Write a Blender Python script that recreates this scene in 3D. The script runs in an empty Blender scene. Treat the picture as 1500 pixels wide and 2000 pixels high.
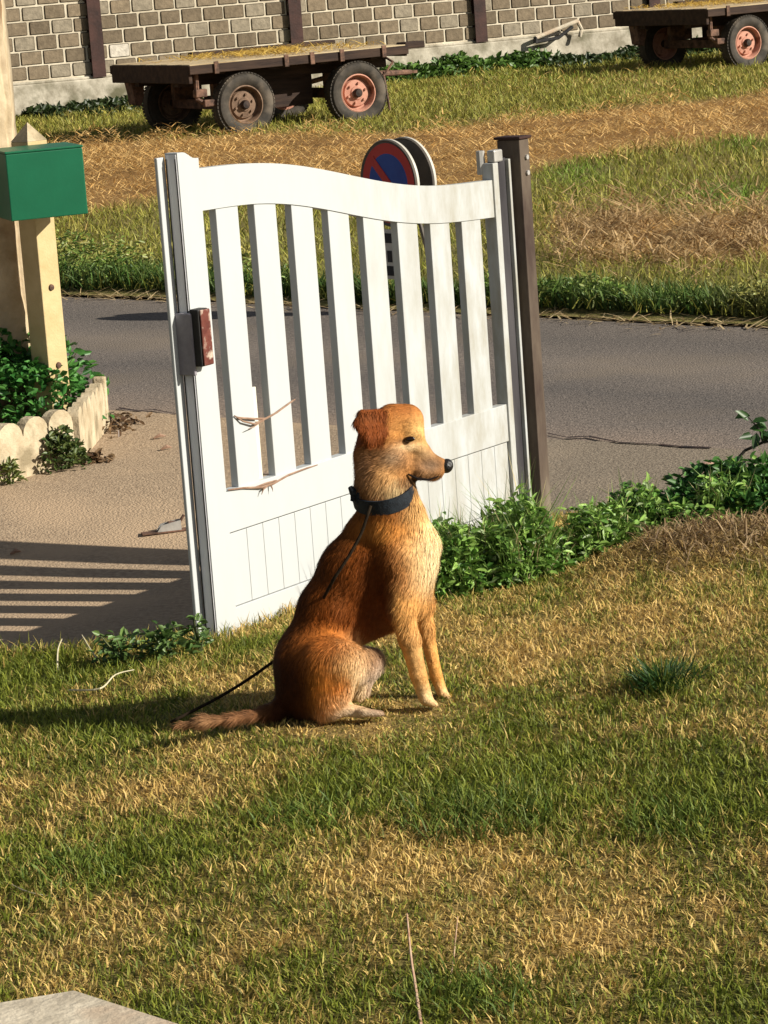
import bpy, bmesh, math, random
import numpy as np
from math import radians, sin, cos, pi, tan, atan
from mathutils import Vector, Matrix

# ------------------------------------------------------------------ camera, world, sun, exposure
SC = bpy.context.scene
COL = SC.collection
F_PX, CAM_H, ROLL, HORIZON = 5800.0, 1.94, radians(4.2), 1131.0
_p = atan(HORIZON / F_PX)
_fw = np.array([0, cos(_p), -sin(_p)]); _r0 = np.array([1.0, 0, 0]); _u0 = np.cross(_r0, _fw)
_R = _r0 * cos(ROLL) - _u0 * sin(ROLL); _U = _r0 * sin(ROLL) + _u0 * cos(ROLL)
_C = np.array([0, 0, CAM_H])
cam = bpy.data.cameras.new("camera"); camo = bpy.data.objects.new("camera", cam); COL.objects.link(camo)
cam.sensor_fit = 'VERTICAL'; cam.sensor_height = 36.0; cam.lens = F_PX / 2000 * 36.0
cam.clip_start = 0.1; cam.clip_end = 2000
camo.matrix_world = Matrix(((_R[0], _U[0], -_fw[0], _C[0]), (_R[1], _U[1], -_fw[1], _C[1]), (_R[2], _U[2], -_fw[2], _C[2]), (0, 0, 0, 1)))
SC.camera = camo

SUN_AZ = np.array([0.940, -0.342]); SUN_EL = radians(27.6)
W = bpy.data.worlds.new("World"); SC.world = W; W.use_nodes = True
nt = W.node_tree; bg = nt.nodes["Background"]
sky = nt.nodes.new("ShaderNodeTexSky"); sky.sky_type = 'NISHITA'; sky.sun_disc = False
sky.sun_elevation = SUN_EL; sky.sun_rotation = math.atan2(SUN_AZ[0], SUN_AZ[1])
hs = nt.nodes.new("ShaderNodeHueSaturation"); hs.inputs["Saturation"].default_value = 0.55
nt.links.new(sky.outputs[0], hs.inputs["Color"]); nt.links.new(hs.outputs[0], bg.inputs[0]); bg.inputs[1].default_value = 0.05
sun = bpy.data.lights.new("sun", 'SUN'); suno = bpy.data.objects.new("sun", sun); COL.objects.link(suno)
sun.energy = 5.0; sun.angle = radians(0.5); sun.color = (1.0, 0.935, 0.81)
sd = Vector((SUN_AZ[0] * cos(SUN_EL), SUN_AZ[1] * cos(SUN_EL), sin(SUN_EL)))
suno.rotation_euler = sd.to_track_quat('Z', 'Y').to_euler(); suno.location = (6, -3, 8)
SC.cycles.diffuse_bounces = 2
SC.view_settings.view_transform = 'Standard'; SC.view_settings.look = 'None'
SC.view_settings.exposure = 0.45; SC.view_settings.gamma = 1.0; SC.view_settings.use_curve_mapping = False

# ------------------------------------------------------------------ measuring helpers (photo survey -> metres)
def ray(x, y): return _fw + _R * (x - 750) / F_PX - _U * (y - 1000) / F_PX
def gp(x, y, z=0.0):
    d = ray(x, y); return _C + d * ((z - CAM_H) / d[2])
def dp(x, y, Y):
    d = ray(x, y); return _C + d * (Y / d[1])
def pr(P):
    d = np.asarray(P, float) - _C; z = d @ _fw
    return 750 + F_PX * (d @ _R) / z, 1000 - F_PX * (d @ _U) / z

# ------------------------------------------------------------------ noise
def _hash(ix, iy, s):
    h = (ix.astype(np.int64) * 374761393 + iy.astype(np.int64) * 668265263 + s * 1442695041) & 0xffffffff
    h = ((h ^ (h >> 13)) * 1274126177) & 0xffffffff
    return ((h ^ (h >> 16)) & 0xffff) / 65535.0
def vnoise(x, y, s=0):
    ix = np.floor(x); iy = np.floor(y); fx = x - ix; fy = y - iy
    fx = fx * fx * (3 - 2 * fx); fy = fy * fy * (3 - 2 * fy)
    a = _hash(ix, iy, s); b = _hash(ix + 1, iy, s); c = _hash(ix, iy + 1, s); d = _hash(ix + 1, iy + 1, s)
    return (a * (1 - fx) + b * fx) * (1 - fy) + (c * (1 - fx) + d * fx) * fy
def fbm(x, y, s=0, o=4):
    t = 0; a = 0.5; n = 0
    for i in range(o):
        t = t + a * vnoise(x * 2 ** i, y * 2 ** i, s + i * 17); n += a; a *= 0.55
    return t / n
def sstep(a, b, x):
    t = np.clip((x - a) / (b - a), 0, 1); return t * t * (3 - 2 * t)
def mixc(a, b, w):
    w = np.asarray(w)[..., None]; return np.asarray(a) * (1 - w) + np.asarray(b) * w
RNG = np.random.default_rng(7); random.seed(7)

# ------------------------------------------------------------------ scene helpers
def tag(o, label=None, cat=None, group=None, kind=None):
    if label: o["label"] = label
    if cat: o["category"] = cat
    if group: o["group"] = group
    if kind: o["kind"] = kind
    return o
def empty(name, loc, rz=0.0):
    o = bpy.data.objects.new(name, None); COL.objects.link(o); o.location = [float(v) for v in loc]; o.rotation_euler = (0, 0, rz)
    o.empty_display_size = 0.1; return o
def link_mesh(name, me, mat, parent=None, smooth=False, loc=None, rz=0.0):
    o = bpy.data.objects.new(name, me); COL.objects.link(o)
    for m in (mat if isinstance(mat, (list, tuple)) else [mat]): me.materials.append(m)
    if parent is not None: o.parent = parent
    if loc is not None: o.location = [float(v) for v in loc]; o.rotation_euler = (0, 0, rz)
    if smooth: me.polygons.foreach_set("use_smooth", np.ones(len(me.polygons), bool))
    return o
def raw_mesh(name, V, loops, sizes, col=None):
    V = np.ascontiguousarray(V, np.float32).reshape(-1, 3); loops = np.ascontiguousarray(loops, np.int32).ravel(); sizes = np.asarray(sizes, np.int32)
    me = bpy.data.meshes.new(name); me.vertices.add(len(V)); me.vertices.foreach_set("co", V.ravel())
    me.loops.add(len(loops)); me.loops.foreach_set("vertex_index", loops)
    me.polygons.add(len(sizes)); st = np.zeros(len(sizes), np.int32); st[1:] = np.cumsum(sizes)[:-1]
    me.polygons.foreach_set("loop_start", st); me.polygons.foreach_set("loop_total", sizes)
    me.update(calc_edges=True)
    if col is not None: set_col(me, col)
    return me
def set_col(me, col):
    a = me.color_attributes.new("Col", 'FLOAT_COLOR', 'POINT')
    c = np.ones((len(me.vertices), 4), np.float32); c[:, :3] = np.asarray(col, np.float32).reshape(-1, 3)
    a.data.foreach_set("color", c.ravel())
class MB:
    def __init__(s): s.v = []; s.f = []; s.c = []
    def add(s, vs, fs, col=(1, 1, 1)):
        b = len(s.v); s.v += [tuple(map(float, v)) for v in vs]; s.f += [[b + i for i in f] for f in fs]
        s.c += [col] * len(vs); return s
    def box(s, x0, x1, y0, y1, z0, z1, bev=0.0, col=(1, 1, 1), M=None):
        if bev <= 0:
            vs = [(x, y, z) for z in (z0, z1) for y in (y0, y1) for x in (x0, x1)]
            fs = [[0, 2, 3, 1], [4, 5, 7, 6], [0, 1, 5, 4], [2, 6, 7, 3], [0, 4, 6, 2], [1, 3, 7, 5]]
        else:
            bm = bmesh.new(); bmesh.ops.create_cube(bm, size=1)
            for v in bm.verts: v.co = ((x0 + x1) / 2 + v.co.x * (x1 - x0), (y0 + y1) / 2 + v.co.y * (y1 - y0), (z0 + z1) / 2 + v.co.z * (z1 - z0))
            bmesh.ops.bevel(bm, geom=list(bm.edges), offset=bev, segments=2, affect='EDGES', profile=0.5)
            bm.verts.index_update(); vs = [v.co.copy() for v in bm.verts]; fs = [[v.index for v in f.verts] for f in bm.faces]; bm.free()
        if M is not None: vs = [M @ Vector(v) for v in vs]
        return s.add(vs, fs, col)
    def tube(s, pts, rad, n=8, col=(1, 1, 1), cap=True):
        P = [Vector(p) for p in pts]; rad = rad if isinstance(rad, (list, tuple)) else [rad] * len(P)
        vs = []; fs = []; up = Vector((0.13, 0.31, 0.94))
        for i, p in enumerate(P):
            t = (P[min(i + 1, len(P) - 1)] - P[max(i - 1, 0)]).normalized()
            a = t.cross(up)
            if a.length < 1e-3: a = t.cross(Vector((1, 0, 0)))
            a.normalize(); b = t.cross(a)
            for k in range(n):
                q = 2 * pi * k / n; vs.append(p + (a * cos(q) + b * sin(q)) * rad[i])
        for i in range(len(P) - 1):
            for k in range(n):
                k2 = (k + 1) % n; fs.append([i * n + k, i * n + k2, (i + 1) * n + k2, (i + 1) * n + k])
        if cap: fs.append(list(range(n))[::-1]); fs.append([(len(P) - 1) * n + k for k in range(n)])
        return s.add(vs, fs, col)
    def lathe(s, prof, n=40, axis='Y', cen=(0, 0, 0), col=(1, 1, 1), close=False):
        vs = []; fs = []; m = len(prof)
        for k in range(n):
            q = 2 * pi * k / n
            for r, h in prof:
                p = (r * cos(q), h, r * sin(q)) if axis == 'Y' else (r * cos(q), r * sin(q), h)
                vs.append((p[0] + cen[0], p[1] + cen[1], p[2] + cen[2]))
        for k in range(n):
            k2 = (k + 1) % n
            for i in range(m if close else m - 1):
                j = (i + 1) % m; fs.append([k * m + i, k * m + j, k2 * m + j, k2 * m + i])
        return s.add(vs, fs, col)
    def prism(s, poly, y0, y1, col=(1, 1, 1)):      # polygon in x,z pulled along y
        n = len(poly); vs = [(x, y0, z) for x, z in poly] + [(x, y1, z) for x, z in poly]
        fs = [list(range(n)), list(range(2 * n - 1, n - 1, -1))] + [[i, i + n, (i + 1) % n + n, (i + 1) % n] for i in range(n)]
        return s.add(vs, fs, col)
    def build(s, name, mat, parent=None, smooth=False, loc=None, rz=0.0, col=False):
        me = bpy.data.meshes.new(name); me.from_pydata(s.v, [], s.f); me.update()
        bm = bmesh.new(); bm.from_mesh(me); bmesh.ops.recalc_face_normals(bm, faces=bm.faces); bm.to_mesh(me); bm.free()
        if col: set_col(me, s.c)
        o = link_mesh(name, me, mat, parent, False, loc, rz)
        if smooth: shade_auto(me)
        return o
def shade_auto(me, ang=35):
    me.polygons.foreach_set("use_smooth", np.ones(len(me.polygons), bool))
    bm = bmesh.new(); bm.from_mesh(me)
    for e in bm.edges:
        if len(e.link_faces) == 2 and e.calc_face_angle(0) > radians(ang): e.smooth = False
    bm.to_mesh(me); bm.free()

# ------------------------------------------------------------------ materials
def new_mat(name):
    m = bpy.data.materials.new(name); m.use_nodes = True; t = m.node_tree
    return m, t, t.nodes["Principled BSDF"]
def N(t, ty, **kw):
    n = t.nodes.new(ty)
    for k, v in kw.items(): setattr(n, k, v)
    return n
def mat_noise(name, c1, c2, scale=8, rough=0.7, bump=0.0, bscale=None, detail=6, c3=None, s3=2.0, lo=0.35, hi=0.65, metal=0.0, spec=0.3, stretch=None):
    m, t, b = new_mat(name); L = t.links.new
    tc = N(t, "ShaderNodeTexCoord"); mp = N(t, "ShaderNodeMapping"); L(tc.outputs["Object"], mp.inputs[0])
    if stretch: mp.inputs["Scale"].default_value = stretch
    n1 = N(t, "ShaderNodeTexNoise"); n1.inputs["Scale"].default_value = scale; n1.inputs["Detail"].default_value = detail; n1.inputs["Roughness"].default_value = 0.65
    L(mp.outputs[0], n1.inputs["Vector"])
    r = N(t, "ShaderNodeValToRGB"); r.color_ramp.elements[0].position = lo; r.color_ramp.elements[1].position = hi
    r.color_ramp.elements[0].color = (*c1, 1); r.color_ramp.elements[1].color = (*c2, 1); L(n1.outputs[0], r.inputs[0])
    out = r.outputs[0]
    if c3 is not None:
        n3 = N(t, "ShaderNodeTexNoise"); n3.inputs["Scale"].default_value = s3; n3.inputs["Detail"].default_value = 5; L(mp.outputs[0], n3.inputs["Vector"])
        r3 = N(t, "ShaderNodeValToRGB"); r3.color_ramp.elements[0].position = 0.52; r3.color_ramp.elements[1].position = 0.66; L(n3.outputs[0], r3.inputs[0])
        mx = N(t, "ShaderNodeMixRGB"); L(r3.outputs[0], mx.inputs[0]); L(out, mx.inputs[1]); mx.inputs[2].default_value = (*c3, 1); out = mx.outputs[0]
    L(out, b.inputs["Base Color"]); b.inputs["Roughness"].default_value = rough; b.inputs["Metallic"].default_value = metal
    b.inputs["Specular IOR Level"].default_value = spec
    if bump:
        nb = N(t, "ShaderNodeTexNoise"); nb.inputs["Scale"].default_value = bscale or scale * 4; nb.inputs["Detail"].default_value = 5; L(mp.outputs[0], nb.inputs["Vector"])
        bp = N(t, "ShaderNodeBump"); bp.inputs["Strength"].default_value = bump; bp.inputs["Distance"].default_value = 0.01
        L(nb.outputs[0], bp.inputs["Height"]); L(bp.outputs[0], b.inputs["Normal"])
    return m
def mat_attr(name, rough=0.7, transl=0.0, var=0.25, scale=60, bump=0.0, spec=0.2, bscale=80):
    m, t, b = new_mat(name); L = t.links.new
    a = N(t, "ShaderNodeVertexColor", layer_name="Col")
    tc = N(t, "ShaderNodeTexCoord"); n1 = N(t, "ShaderNodeTexNoise"); n1.inputs["Scale"].default_value = scale; n1.inputs["Detail"].default_value = 4
    L(tc.outputs["Object"], n1.inputs["Vector"])
    mr = N(t, "ShaderNodeMapRange"); mr.inputs[1].default_value = 0.3; mr.inputs[2].default_value = 0.7; mr.inputs[3].default_value = 1 - var; mr.inputs[4].default_value = 1 + var
    L(n1.outputs[0], mr.inputs[0])
    mx = N(t, "ShaderNodeVectorMath", operation='SCALE'); L(a.outputs[0], mx.inputs[0]); L(mr.outputs[0], mx.inputs["Scale"])
    L(mx.outputs[0], b.inputs["Base Color"]); b.inputs["Roughness"].default_value = rough; b.inputs["Specular IOR Level"].default_value = spec
    if bump:
        nb = N(t, "ShaderNodeTexNoise"); nb.inputs["Scale"].default_value = bscale; nb.inputs["Detail"].default_value = 6; L(tc.outputs["Object"], nb.inputs["Vector"])
        bp = N(t, "ShaderNodeBump"); bp.inputs["Strength"].default_value = bump; bp.inputs["Distance"].default_value = 0.01
        L(nb.outputs[0], bp.inputs["Height"]); L(bp.outputs[0], b.inputs["Normal"])
    if transl:
        tr = N(t, "ShaderNodeBsdfTranslucent"); L(mx.outputs[0], tr.inputs[0]); ms = N(t, "ShaderNodeMixShader"); ms.inputs[0].default_value = transl
        L(b.outputs[0], ms.inputs[1]); L(tr.outputs[0], ms.inputs[2]); L(ms.outputs[0], t.nodes["Material Output"].inputs[0])
    return m
M_GRASS = mat_attr("grass_blade", 0.55, 0.22, 0.15, 30, spec=0.25)
M_LEAF = mat_attr("leaf", 0.42, 0.2, 0.2, 40, spec=0.4)
M_SOIL = mat_attr("soil", 0.95, 0, 0.45, 45, 0.8)
M_FUR = mat_attr("fur", 0.6, 0.0, 0.2, 90, spec=0.07)
M_SKIN = mat_attr("dog_coat", 0.8, 0.0, 0.3, 70, 0.5, spec=0.05)
M_WHITE = mat_noise("white_pvc", (0.78, 0.79, 0.76), (0.86, 0.87, 0.85), 3, 0.38, 0.02, 20, spec=0.35)
M_GREYEND = mat_noise("grey_end_profile", (0.66, 0.66, 0.70), (0.84, 0.84, 0.86), 14, 0.5, stretch=(1, 1, 0.15))
M_STEEL = mat_noise("brown_steel", (0.05, 0.031, 0.024), (0.16, 0.125, 0.09), 5, 0.6, 0.15, 60, c3=(0.24, 0.20, 0.15), s3=4, stretch=(1, 1, 0.3))
M_WOODP = mat_noise("cream_concrete_post", (0.46, 0.35, 0.17), (0.58, 0.46, 0.25), 6, 0.85, 0.2, 90)
M_CREAM = mat_noise("cream_concrete", (0.38, 0.30, 0.19), (0.58, 0.49, 0.34), 9, 0.9, 0.5, 70, c3=(0.26, 0.21, 0.13), s3=7)
M_GREEN = mat_noise("green_paint", (0.004, 0.10, 0.045), (0.006, 0.125, 0.058), 3, 0.42, 0.03, 60, spec=0.35)
M_STONEP = mat_noise("rough_render_stone", (0.36, 0.275, 0.165), (0.62, 0.51, 0.35), 5, 0.92, 0.9, 14, c3=(0.24, 0.15, 0.08), s3=3.2)
M_DARKSTEEL = mat_noise("dark_red_steel", (0.022, 0.009, 0.007), (0.06, 0.024, 0.018), 6, 0.6, 0.2, 40)
M_PLINTH = mat_noise("plinth_concrete", (0.26, 0.23, 0.17), (0.58, 0.53, 0.43), 4, 0.95, 0.6, 20, c3=(0.14, 0.13, 0.08), s3=2.6)
M_MORTAR = mat_noise("mortar", (0.46, 0.40, 0.30), (0.66, 0.59, 0.46), 4, 0.95, 0.5, 30)
M_BLOCK = mat_attr("cinder_block", 0.95, 0, 0.22, 18, 0.6, bscale=45)
M_TYRE = mat_noise("old_tyre_rubber", (0.028, 0.024, 0.019), (0.075, 0.062, 0.048), 9, 0.75, 0.2, 40, c3=(0.13, 0.105, 0.08), s3=5)
M_RUSTRIM = mat_noise("rusty_rim", (0.10, 0.06, 0.038), (0.25, 0.16, 0.105), 10, 0.75, 0.2, 50)
M_PINKRIM = mat_noise("faded_red_rim", (0.44, 0.19, 0.13), (0.60, 0.33, 0.24), 9, 0.75, 0.1, 50, c3=(0.24, 0.09, 0.05), s3=9)
M_HUB = mat_noise("greasy_hub", (0.012, 0.009, 0.008), (0.06, 0.03, 0.02), 14, 0.6)
M_WAGWOOD = mat_noise("dark_wagon_timber", (0.018, 0.010, 0.008), (0.06, 0.034, 0.022), 5, 0.8, 0.3, 40, stretch=(0.4, 3, 3))
M_DECK = mat_noise("weathered_deck", (0.40, 0.30, 0.17), (0.60, 0.49, 0.31), 4, 0.9, 0.3, 40, c3=(0.30, 0.20, 0.10), s3=3, stretch=(0.5, 6, 1))
M_RUST = mat_noise("rusty_iron", (0.05, 0.03, 0.022), (0.22, 0.12, 0.08), 14, 0.8, 0.3, 60)
M_BLACK = mat_noise("black_rubber", (0.010, 0.010, 0.011), (0.03, 0.028, 0.027), 20, 0.6)
M_LILAC = mat_noise("grey_plate", (0.22, 0.20, 0.23), (0.33, 0.31, 0.34), 12, 0.5)
M_LOCKRED = mat_noise("rusty_lock_face", (0.10, 0.024, 0.017), (0.17, 0.05, 0.035), 25, 0.55, 0.2, 80, c3=(0.55, 0.45, 0.36), s3=30)
M_SIGNRED = mat_noise("sign_red", (0.42, 0.02, 0.02), (0.50, 0.04, 0.03), 6, 0.4)
M_SIGNBLUE = mat_noise("sign_blue", (0.01, 0.045, 0.26), (0.015, 0.07, 0.33), 6, 0.4)
M_SIGNGREY = mat_noise("sign_back", (0.08, 0.07, 0.06), (0.14, 0.12, 0.10), 9, 0.6)
M_SIGNRIM = mat_noise("sign_rim", (0.45, 0.43, 0.38), (0.6, 0.57, 0.5), 9, 0.5)
M_VINE = mat_noise("dry_vine", (0.20, 0.11, 0.07), (0.36, 0.24, 0.17), 30, 0.9)
M_NAVY = mat_noise("navy_webbing", (0.006, 0.008, 0.012), (0.018, 0.026, 0.036), 60, 0.7, 0.3, 300)
M_LEASH = mat_noise("leash_webbing", (0.012, 0.008, 0.005), (0.03, 0.02, 0.011), 60, 0.9, spec=0.1)
M_NOSE = mat_noise("dog_nose", (0.008, 0.007, 0.007), (0.02, 0.018, 0.018), 120, 0.38, 0.4, 200, spec=0.5)
M_LIP = mat_noise("dog_lip", (0.006, 0.004, 0.004), (0.015, 0.010, 0.008), 60, 0.85, spec=0.1)
M_EYE = mat_noise("dog_eye", (0.012, 0.005, 0.003), (0.02, 0.008, 0.004), 30, 0.12, spec=0.6)
M_METAL = mat_noise("galvanised", (0.35, 0.34, 0.32), (0.55, 0.53, 0.50), 12, 0.45, metal=0.3)
M_TAR = mat_noise("asphalt", (0.082, 0.072, 0.065), (0.26, 0.225, 0.195), 48, 0.9, 0.8, 110, detail=10, c3=(0.19, 0.16, 0.13), s3=0.9, lo=0.32, hi=0.68)
def road_bands(m):      # dust at the edges and darker wheel tracks, measured across the lane
    t = m.node_tree; L = t.links.new; b = t.nodes["Principled BSDF"]; src = b.inputs["Base Color"].links[0].from_socket
    tc = N(t, "ShaderNodeTexCoord"); dt = N(t, "ShaderNodeVectorMath", operation='DOT_PRODUCT'); dt.inputs[1].default_value = (0.67, 0.742, 0); L(tc.outputs["Object"], dt.inputs[0])
    nz = N(t, "ShaderNodeTexNoise"); nz.inputs["Scale"].default_value = 1.7; nz.inputs["Detail"].default_value = 6; L(tc.outputs["Object"], nz.inputs["Vector"])
    ma = N(t, "ShaderNodeMath", operation='MULTIPLY_ADD'); L(nz.outputs[0], ma.inputs[0]); ma.inputs[1].default_value = 0.7; L(dt.outputs["Value"], ma.inputs[2])
    mr = N(t, "ShaderNodeMapRange"); mr.inputs[1].default_value = 8.4; mr.inputs[2].default_value = 12.4; L(ma.outputs[0], mr.inputs[0])
    rp = N(t, "ShaderNodeValToRGB"); e = rp.color_ramp.elements; e[0].position = 0.0; e[0].color = (1.75, 1.5, 1.3, 1); e[1].position = 1.0; e[1].color = (1.3, 1.15, 1.0, 1)
    for p, c in ((0.14, (1.5, 1.32, 1.18, 1)), (0.26, (1.05, 1.0, 0.97, 1)), (0.40, (0.72, 0.72, 0.74, 1)), (0.55, (1.1, 1.06, 1.03, 1)), (0.72, (0.78, 0.77, 0.77, 1)), (0.86, (1.0, 0.96, 0.92, 1))):
        q = e.new(p); q.color = c
    L(mr.outputs[0], rp.inputs[0]); mx = N(t, "ShaderNodeVectorMath", operation='MULTIPLY'); L(src, mx.inputs[0]); L(rp.outputs[0], mx.inputs[1]); L(mx.outputs[0], b.inputs["Base Color"])
road_bands(M_TAR)
def grey_side(m):       # the apron turns from dusty tan to worn grey tarmac east of the gate
    t = m.node_tree; L = t.links.new; b = t.nodes["Principled BSDF"]; src = b.inputs["Base Color"].links[0].from_socket
    tc = N(t, "ShaderNodeTexCoord"); sp = N(t, "ShaderNodeSeparateXYZ"); L(tc.outputs["Object"], sp.inputs[0])
    nz = N(t, "ShaderNodeTexNoise"); nz.inputs["Scale"].default_value = 2.5; nz.inputs["Detail"].default_value = 7; L(tc.outputs["Object"], nz.inputs["Vector"])
    ma = N(t, "ShaderNodeMath", operation='MULTIPLY_ADD'); L(nz.outputs[0], ma.inputs[0]); ma.inputs[1].default_value = 0.8; L(sp.outputs[0], ma.inputs[2])
    mr = N(t, "ShaderNodeMapRange"); mr.inputs[1].default_value = -0.1; mr.inputs[2].default_value = 0.9; L(ma.outputs[0], mr.inputs[0])
    rp = N(t, "ShaderNodeValToRGB"); rp.color_ramp.elements[0].color = (1, 1, 1, 1); rp.color_ramp.elements[1].color = (0.60, 0.66, 0.74, 1); L(mr.outputs[0], rp.inputs[0])
    mx = N(t, "ShaderNodeVectorMath", operation='MULTIPLY'); L(src, mx.inputs[0]); L(rp.outputs[0], mx.inputs[1]); L(mx.outputs[0], b.inputs["Base Color"])
M_DRIVE = mat_noise("dusty_driveway", (0.265, 0.188, 0.124), (0.50, 0.375, 0.25), 50, 0.95, 0.8, 110, detail=10, c3=(0.47, 0.34, 0.22), s3=1.3, lo=0.3, hi=0.7)
grey_side(M_DRIVE)
M_SLAB = mat_noise("limestone_slab", (0.42, 0.36, 0.27), (0.66, 0.58, 0.45), 14, 0.9, 0.4, 60, c3=(0.50, 0.38, 0.27), s3=5)
M_STRAW = mat_attr("straw", 0.7, 0.1, 0.2, 30)
M_PINK = mat_noise("faded_red_plank", (0.40, 0.17, 0.13), (0.55, 0.30, 0.24), 8, 0.7)
M_RED_STONE = mat_noise("reddish_stone", (0.32, 0.16, 0.11), (0.62, 0.46, 0.36), 9, 0.9, 0.5, 30)

# ------------------------------------------------------------------ setting
def lawn_z(x, y):
    x = np.asarray(x, float); y = np.asarray(y, float); li = lawn_in(x, y)
    z = (0.062 * np.clip((x + 1.0) / 0.7, 0, 1) + 0.05 * sstep(0.25, 1.0, x)) * sstep(0.0, 0.6, li) * sstep(4.4, 6.2, y)
    z = z + 0.02 * (fbm(x * 2.2 + 5, y * 2.2, 3) - 0.5) * sstep(0.1, 0.5, li)
    # rough dry bank by the weeds on the right
    z = z + 0.05 * sstep(0.45, 0.9, x) * np.exp(-((y - 8.38) / 0.2) ** 2)
    return z * sstep(-0.12, 0.03, li) + 0.010
GATE_A = np.array([-0.538, 8.121]); GATE_ANG = radians(54.0)
GD = np.array([cos(GATE_ANG), sin(GATE_ANG)]); GN = np.array([sin(GATE_ANG), -cos(GATE_ANG)])
def lawn_in(x, y):       # metres inside the lawn's far edge (negative = outside)
    e1 = 8.22 - y + 0.03 * np.sin(x * 9)                              # left of the gate
    e2 = -(((x - GATE_A[0]) * -GN[0]) + ((y - GATE_A[1]) * -GN[1])) + 0.02   # along the gate
    e3 = 9.62 - y
    right = sstep(-0.56, -0.50, x)
    return e1 * (1 - right) + np.minimum(e2, e3) * right
def sheet(name, poly, z, mat, res=None):
    mb = MB(); mb.add([(x, y, z) for x, y in poly], [list(range(len(poly)))]); o = mb.build(name, mat); tag(o, kind="structure"); return o
M_GROUND = mat_noise("far_ground", (0.16, 0.14, 0.06), (0.30, 0.24, 0.11), 1.5, 0.95, 0.3, 9)
o = sheet("ground", [(-600, -300), (600, -300), (600, 900), (-600, 900)], -0.20, M_GROUND); o["label"] = "dry grassy ground reaching away on all sides"
def rough_edge(a, b, amp, n, s):
    t = np.linspace(0, 1, n); p = np.outer(1 - t, a) + np.outer(t, b)
    p[:, 1] += (fbm(p[:, 0] * 1.7 + s, p[:, 0] * 0 + s, s) - 0.5) * amp; return [tuple(q) for q in p]
far = rough_edge((-16, 31.0), (14, 1.94), 0.22, 160, 3)          # far road edge; survey: (-1.82,17.31) .. (1.85,13.75)
near = rough_edge((-14, 22.9), (14, 1.05), 0.10, 120, 9)         # near road edge; survey: (-1.18,12.68) .. (1.23,10.65)
def road_far_y(x): return 17.31 - 0.9706 * (x + 1.818)
def road_near_y(x): return 12.683 - 0.845 * (x + 1.181)
road = [(-16, 12)] + [(-16, 31.0)] + far + [(14, -1.5)]
o = sheet("road", [(x, road_near_y(x) - 1.2) for x in (-14, 14)][:1] + [(x, y) for x, y in far] + [(14, road_near_y(14) - 1.2)], 0.0, M_TAR)
o["label"] = "worn grey asphalt lane running past the gate"
xs = np.linspace(-14, 14, 160); ny = road_near_y(xs) + (fbm(xs * 1.9, xs * 0, 5) - 0.5) * 0.16
def drive_z(y, x=-1.0): return -0.124 * (1 - sstep(9.7, 11.0, np.asarray(y, float))) * (1 - sstep(-0.1, 0.35, np.asarray(x, float))) + 0.004
jx = np.linspace(-14, 14, 113); jy = np.linspace(0, 1, 90); JX, JT = np.meshgrid(jx, jy); jn = np.maximum(road_near_y(jx) + (fbm(jx * 1.9, jx * 0, 5) - 0.5) * 0.16, -2.5); JY = -3 + JT * (jn + 3)
ji = np.arange(JX.size).reshape(JX.shape); jq = np.stack([ji[:-1, :-1], ji[:-1, 1:], ji[1:, 1:], ji[1:, :-1]], -1).reshape(-1, 4)
o = link_mesh("driveway", raw_mesh("driveway", np.stack([JX, JY, drive_z(JY, JX)], -1), jq, np.full(len(jq), 4)), M_DRIVE, smooth=True); tag(o, kind="structure")
o["label"] = "dusty brown driveway apron between lawn and lane"

# --- lawn surface
def patches(px, py, lst):
    w = 0
    for cx, cy, rx, ry, a in lst: w = w + a * np.exp(-((px - cx) / rx) ** 2 - ((py - cy) / ry) ** 2)
    return w
G_P = [(940, 1600, 190, 75, .9), (1330, 1610, 230, 70, .6), (600, 1590, 170, 60, .55), (280, 1690, 330, 80, .45), (1300, 1395, 55, 28, .9), (900, 1960, 260, 50, .6), (90, 1440, 170, 60, .6),
       (150, 1310, 330, 28, .9), (460, 1265, 120, 25, .8), (60, 1800, 120, 120, .35), (1450, 1950, 200, 60, .5), (250, 2000, 320, 70, .5), (640, 1560, 90, 40, .4), (950, 1150, 130, 30, .7), (560, 1900, 150, 90, .3), (1000, 1500, 200, 60, .3)]
D_P = [(330, 1545, 190, 52, .85), (680, 1460, 160, 40, .5), (1150, 1270, 420, 85, .75), (660, 1720, 130, 60, .65), (1180, 1470, 240, 50, .5), (880, 1740, 170, 60, .5), (1330, 1790, 260, 90, .5), (330, 1340, 170, 30, .5),
       (200, 1850, 180, 70, .35), (1080, 1870, 180, 60, .45), (1420, 1120, 200, 60, .9), (1150, 1130, 150, 40, .6), (480, 1340, 110, 30, .6)]
def lawn_dry(x, y):
    px, py = pr(np.stack([x, y, np.full_like(x, 0.03)], -1))
    w = 0.46 + patches(px, py, D_P) * 0.42 - patches(px, py, G_P) * 0.50 + (fbm(x * 3.1 + 3, y * 2.0, 21, 4) - 0.5) * 0.9 + (fbm(x * 14 + 3, y * 9.0, 23, 3) - 0.5) * 0.9
    return np.clip(w, 0, 1)
gx = np.concatenate([np.linspace(-9, -2.0, 15)[:-1], np.linspace(-2.0, 2.2, 106), np.linspace(2.2, 9, 15)[1:]]); gy = np.concatenate([np.linspace(-3, 4.4, 16)[:-1], np.linspace(4.4, 9.9, 140)])
X, Y = np.meshgrid(gx, gy); Z = lawn_z(X, Y); keep = lawn_in(X, Y) > -0.14
Z = np.where(lawn_in(X, Y) < -0.02, -0.17, Z)
dry = lawn_dry(X, Y); colr = mixc((0.095, 0.10, 0.026), (0.30, 0.195, 0.07), dry)
ny_, nx_ = X.shape; idx = np.arange(ny_ * nx_).reshape(ny_, nx_)
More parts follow.
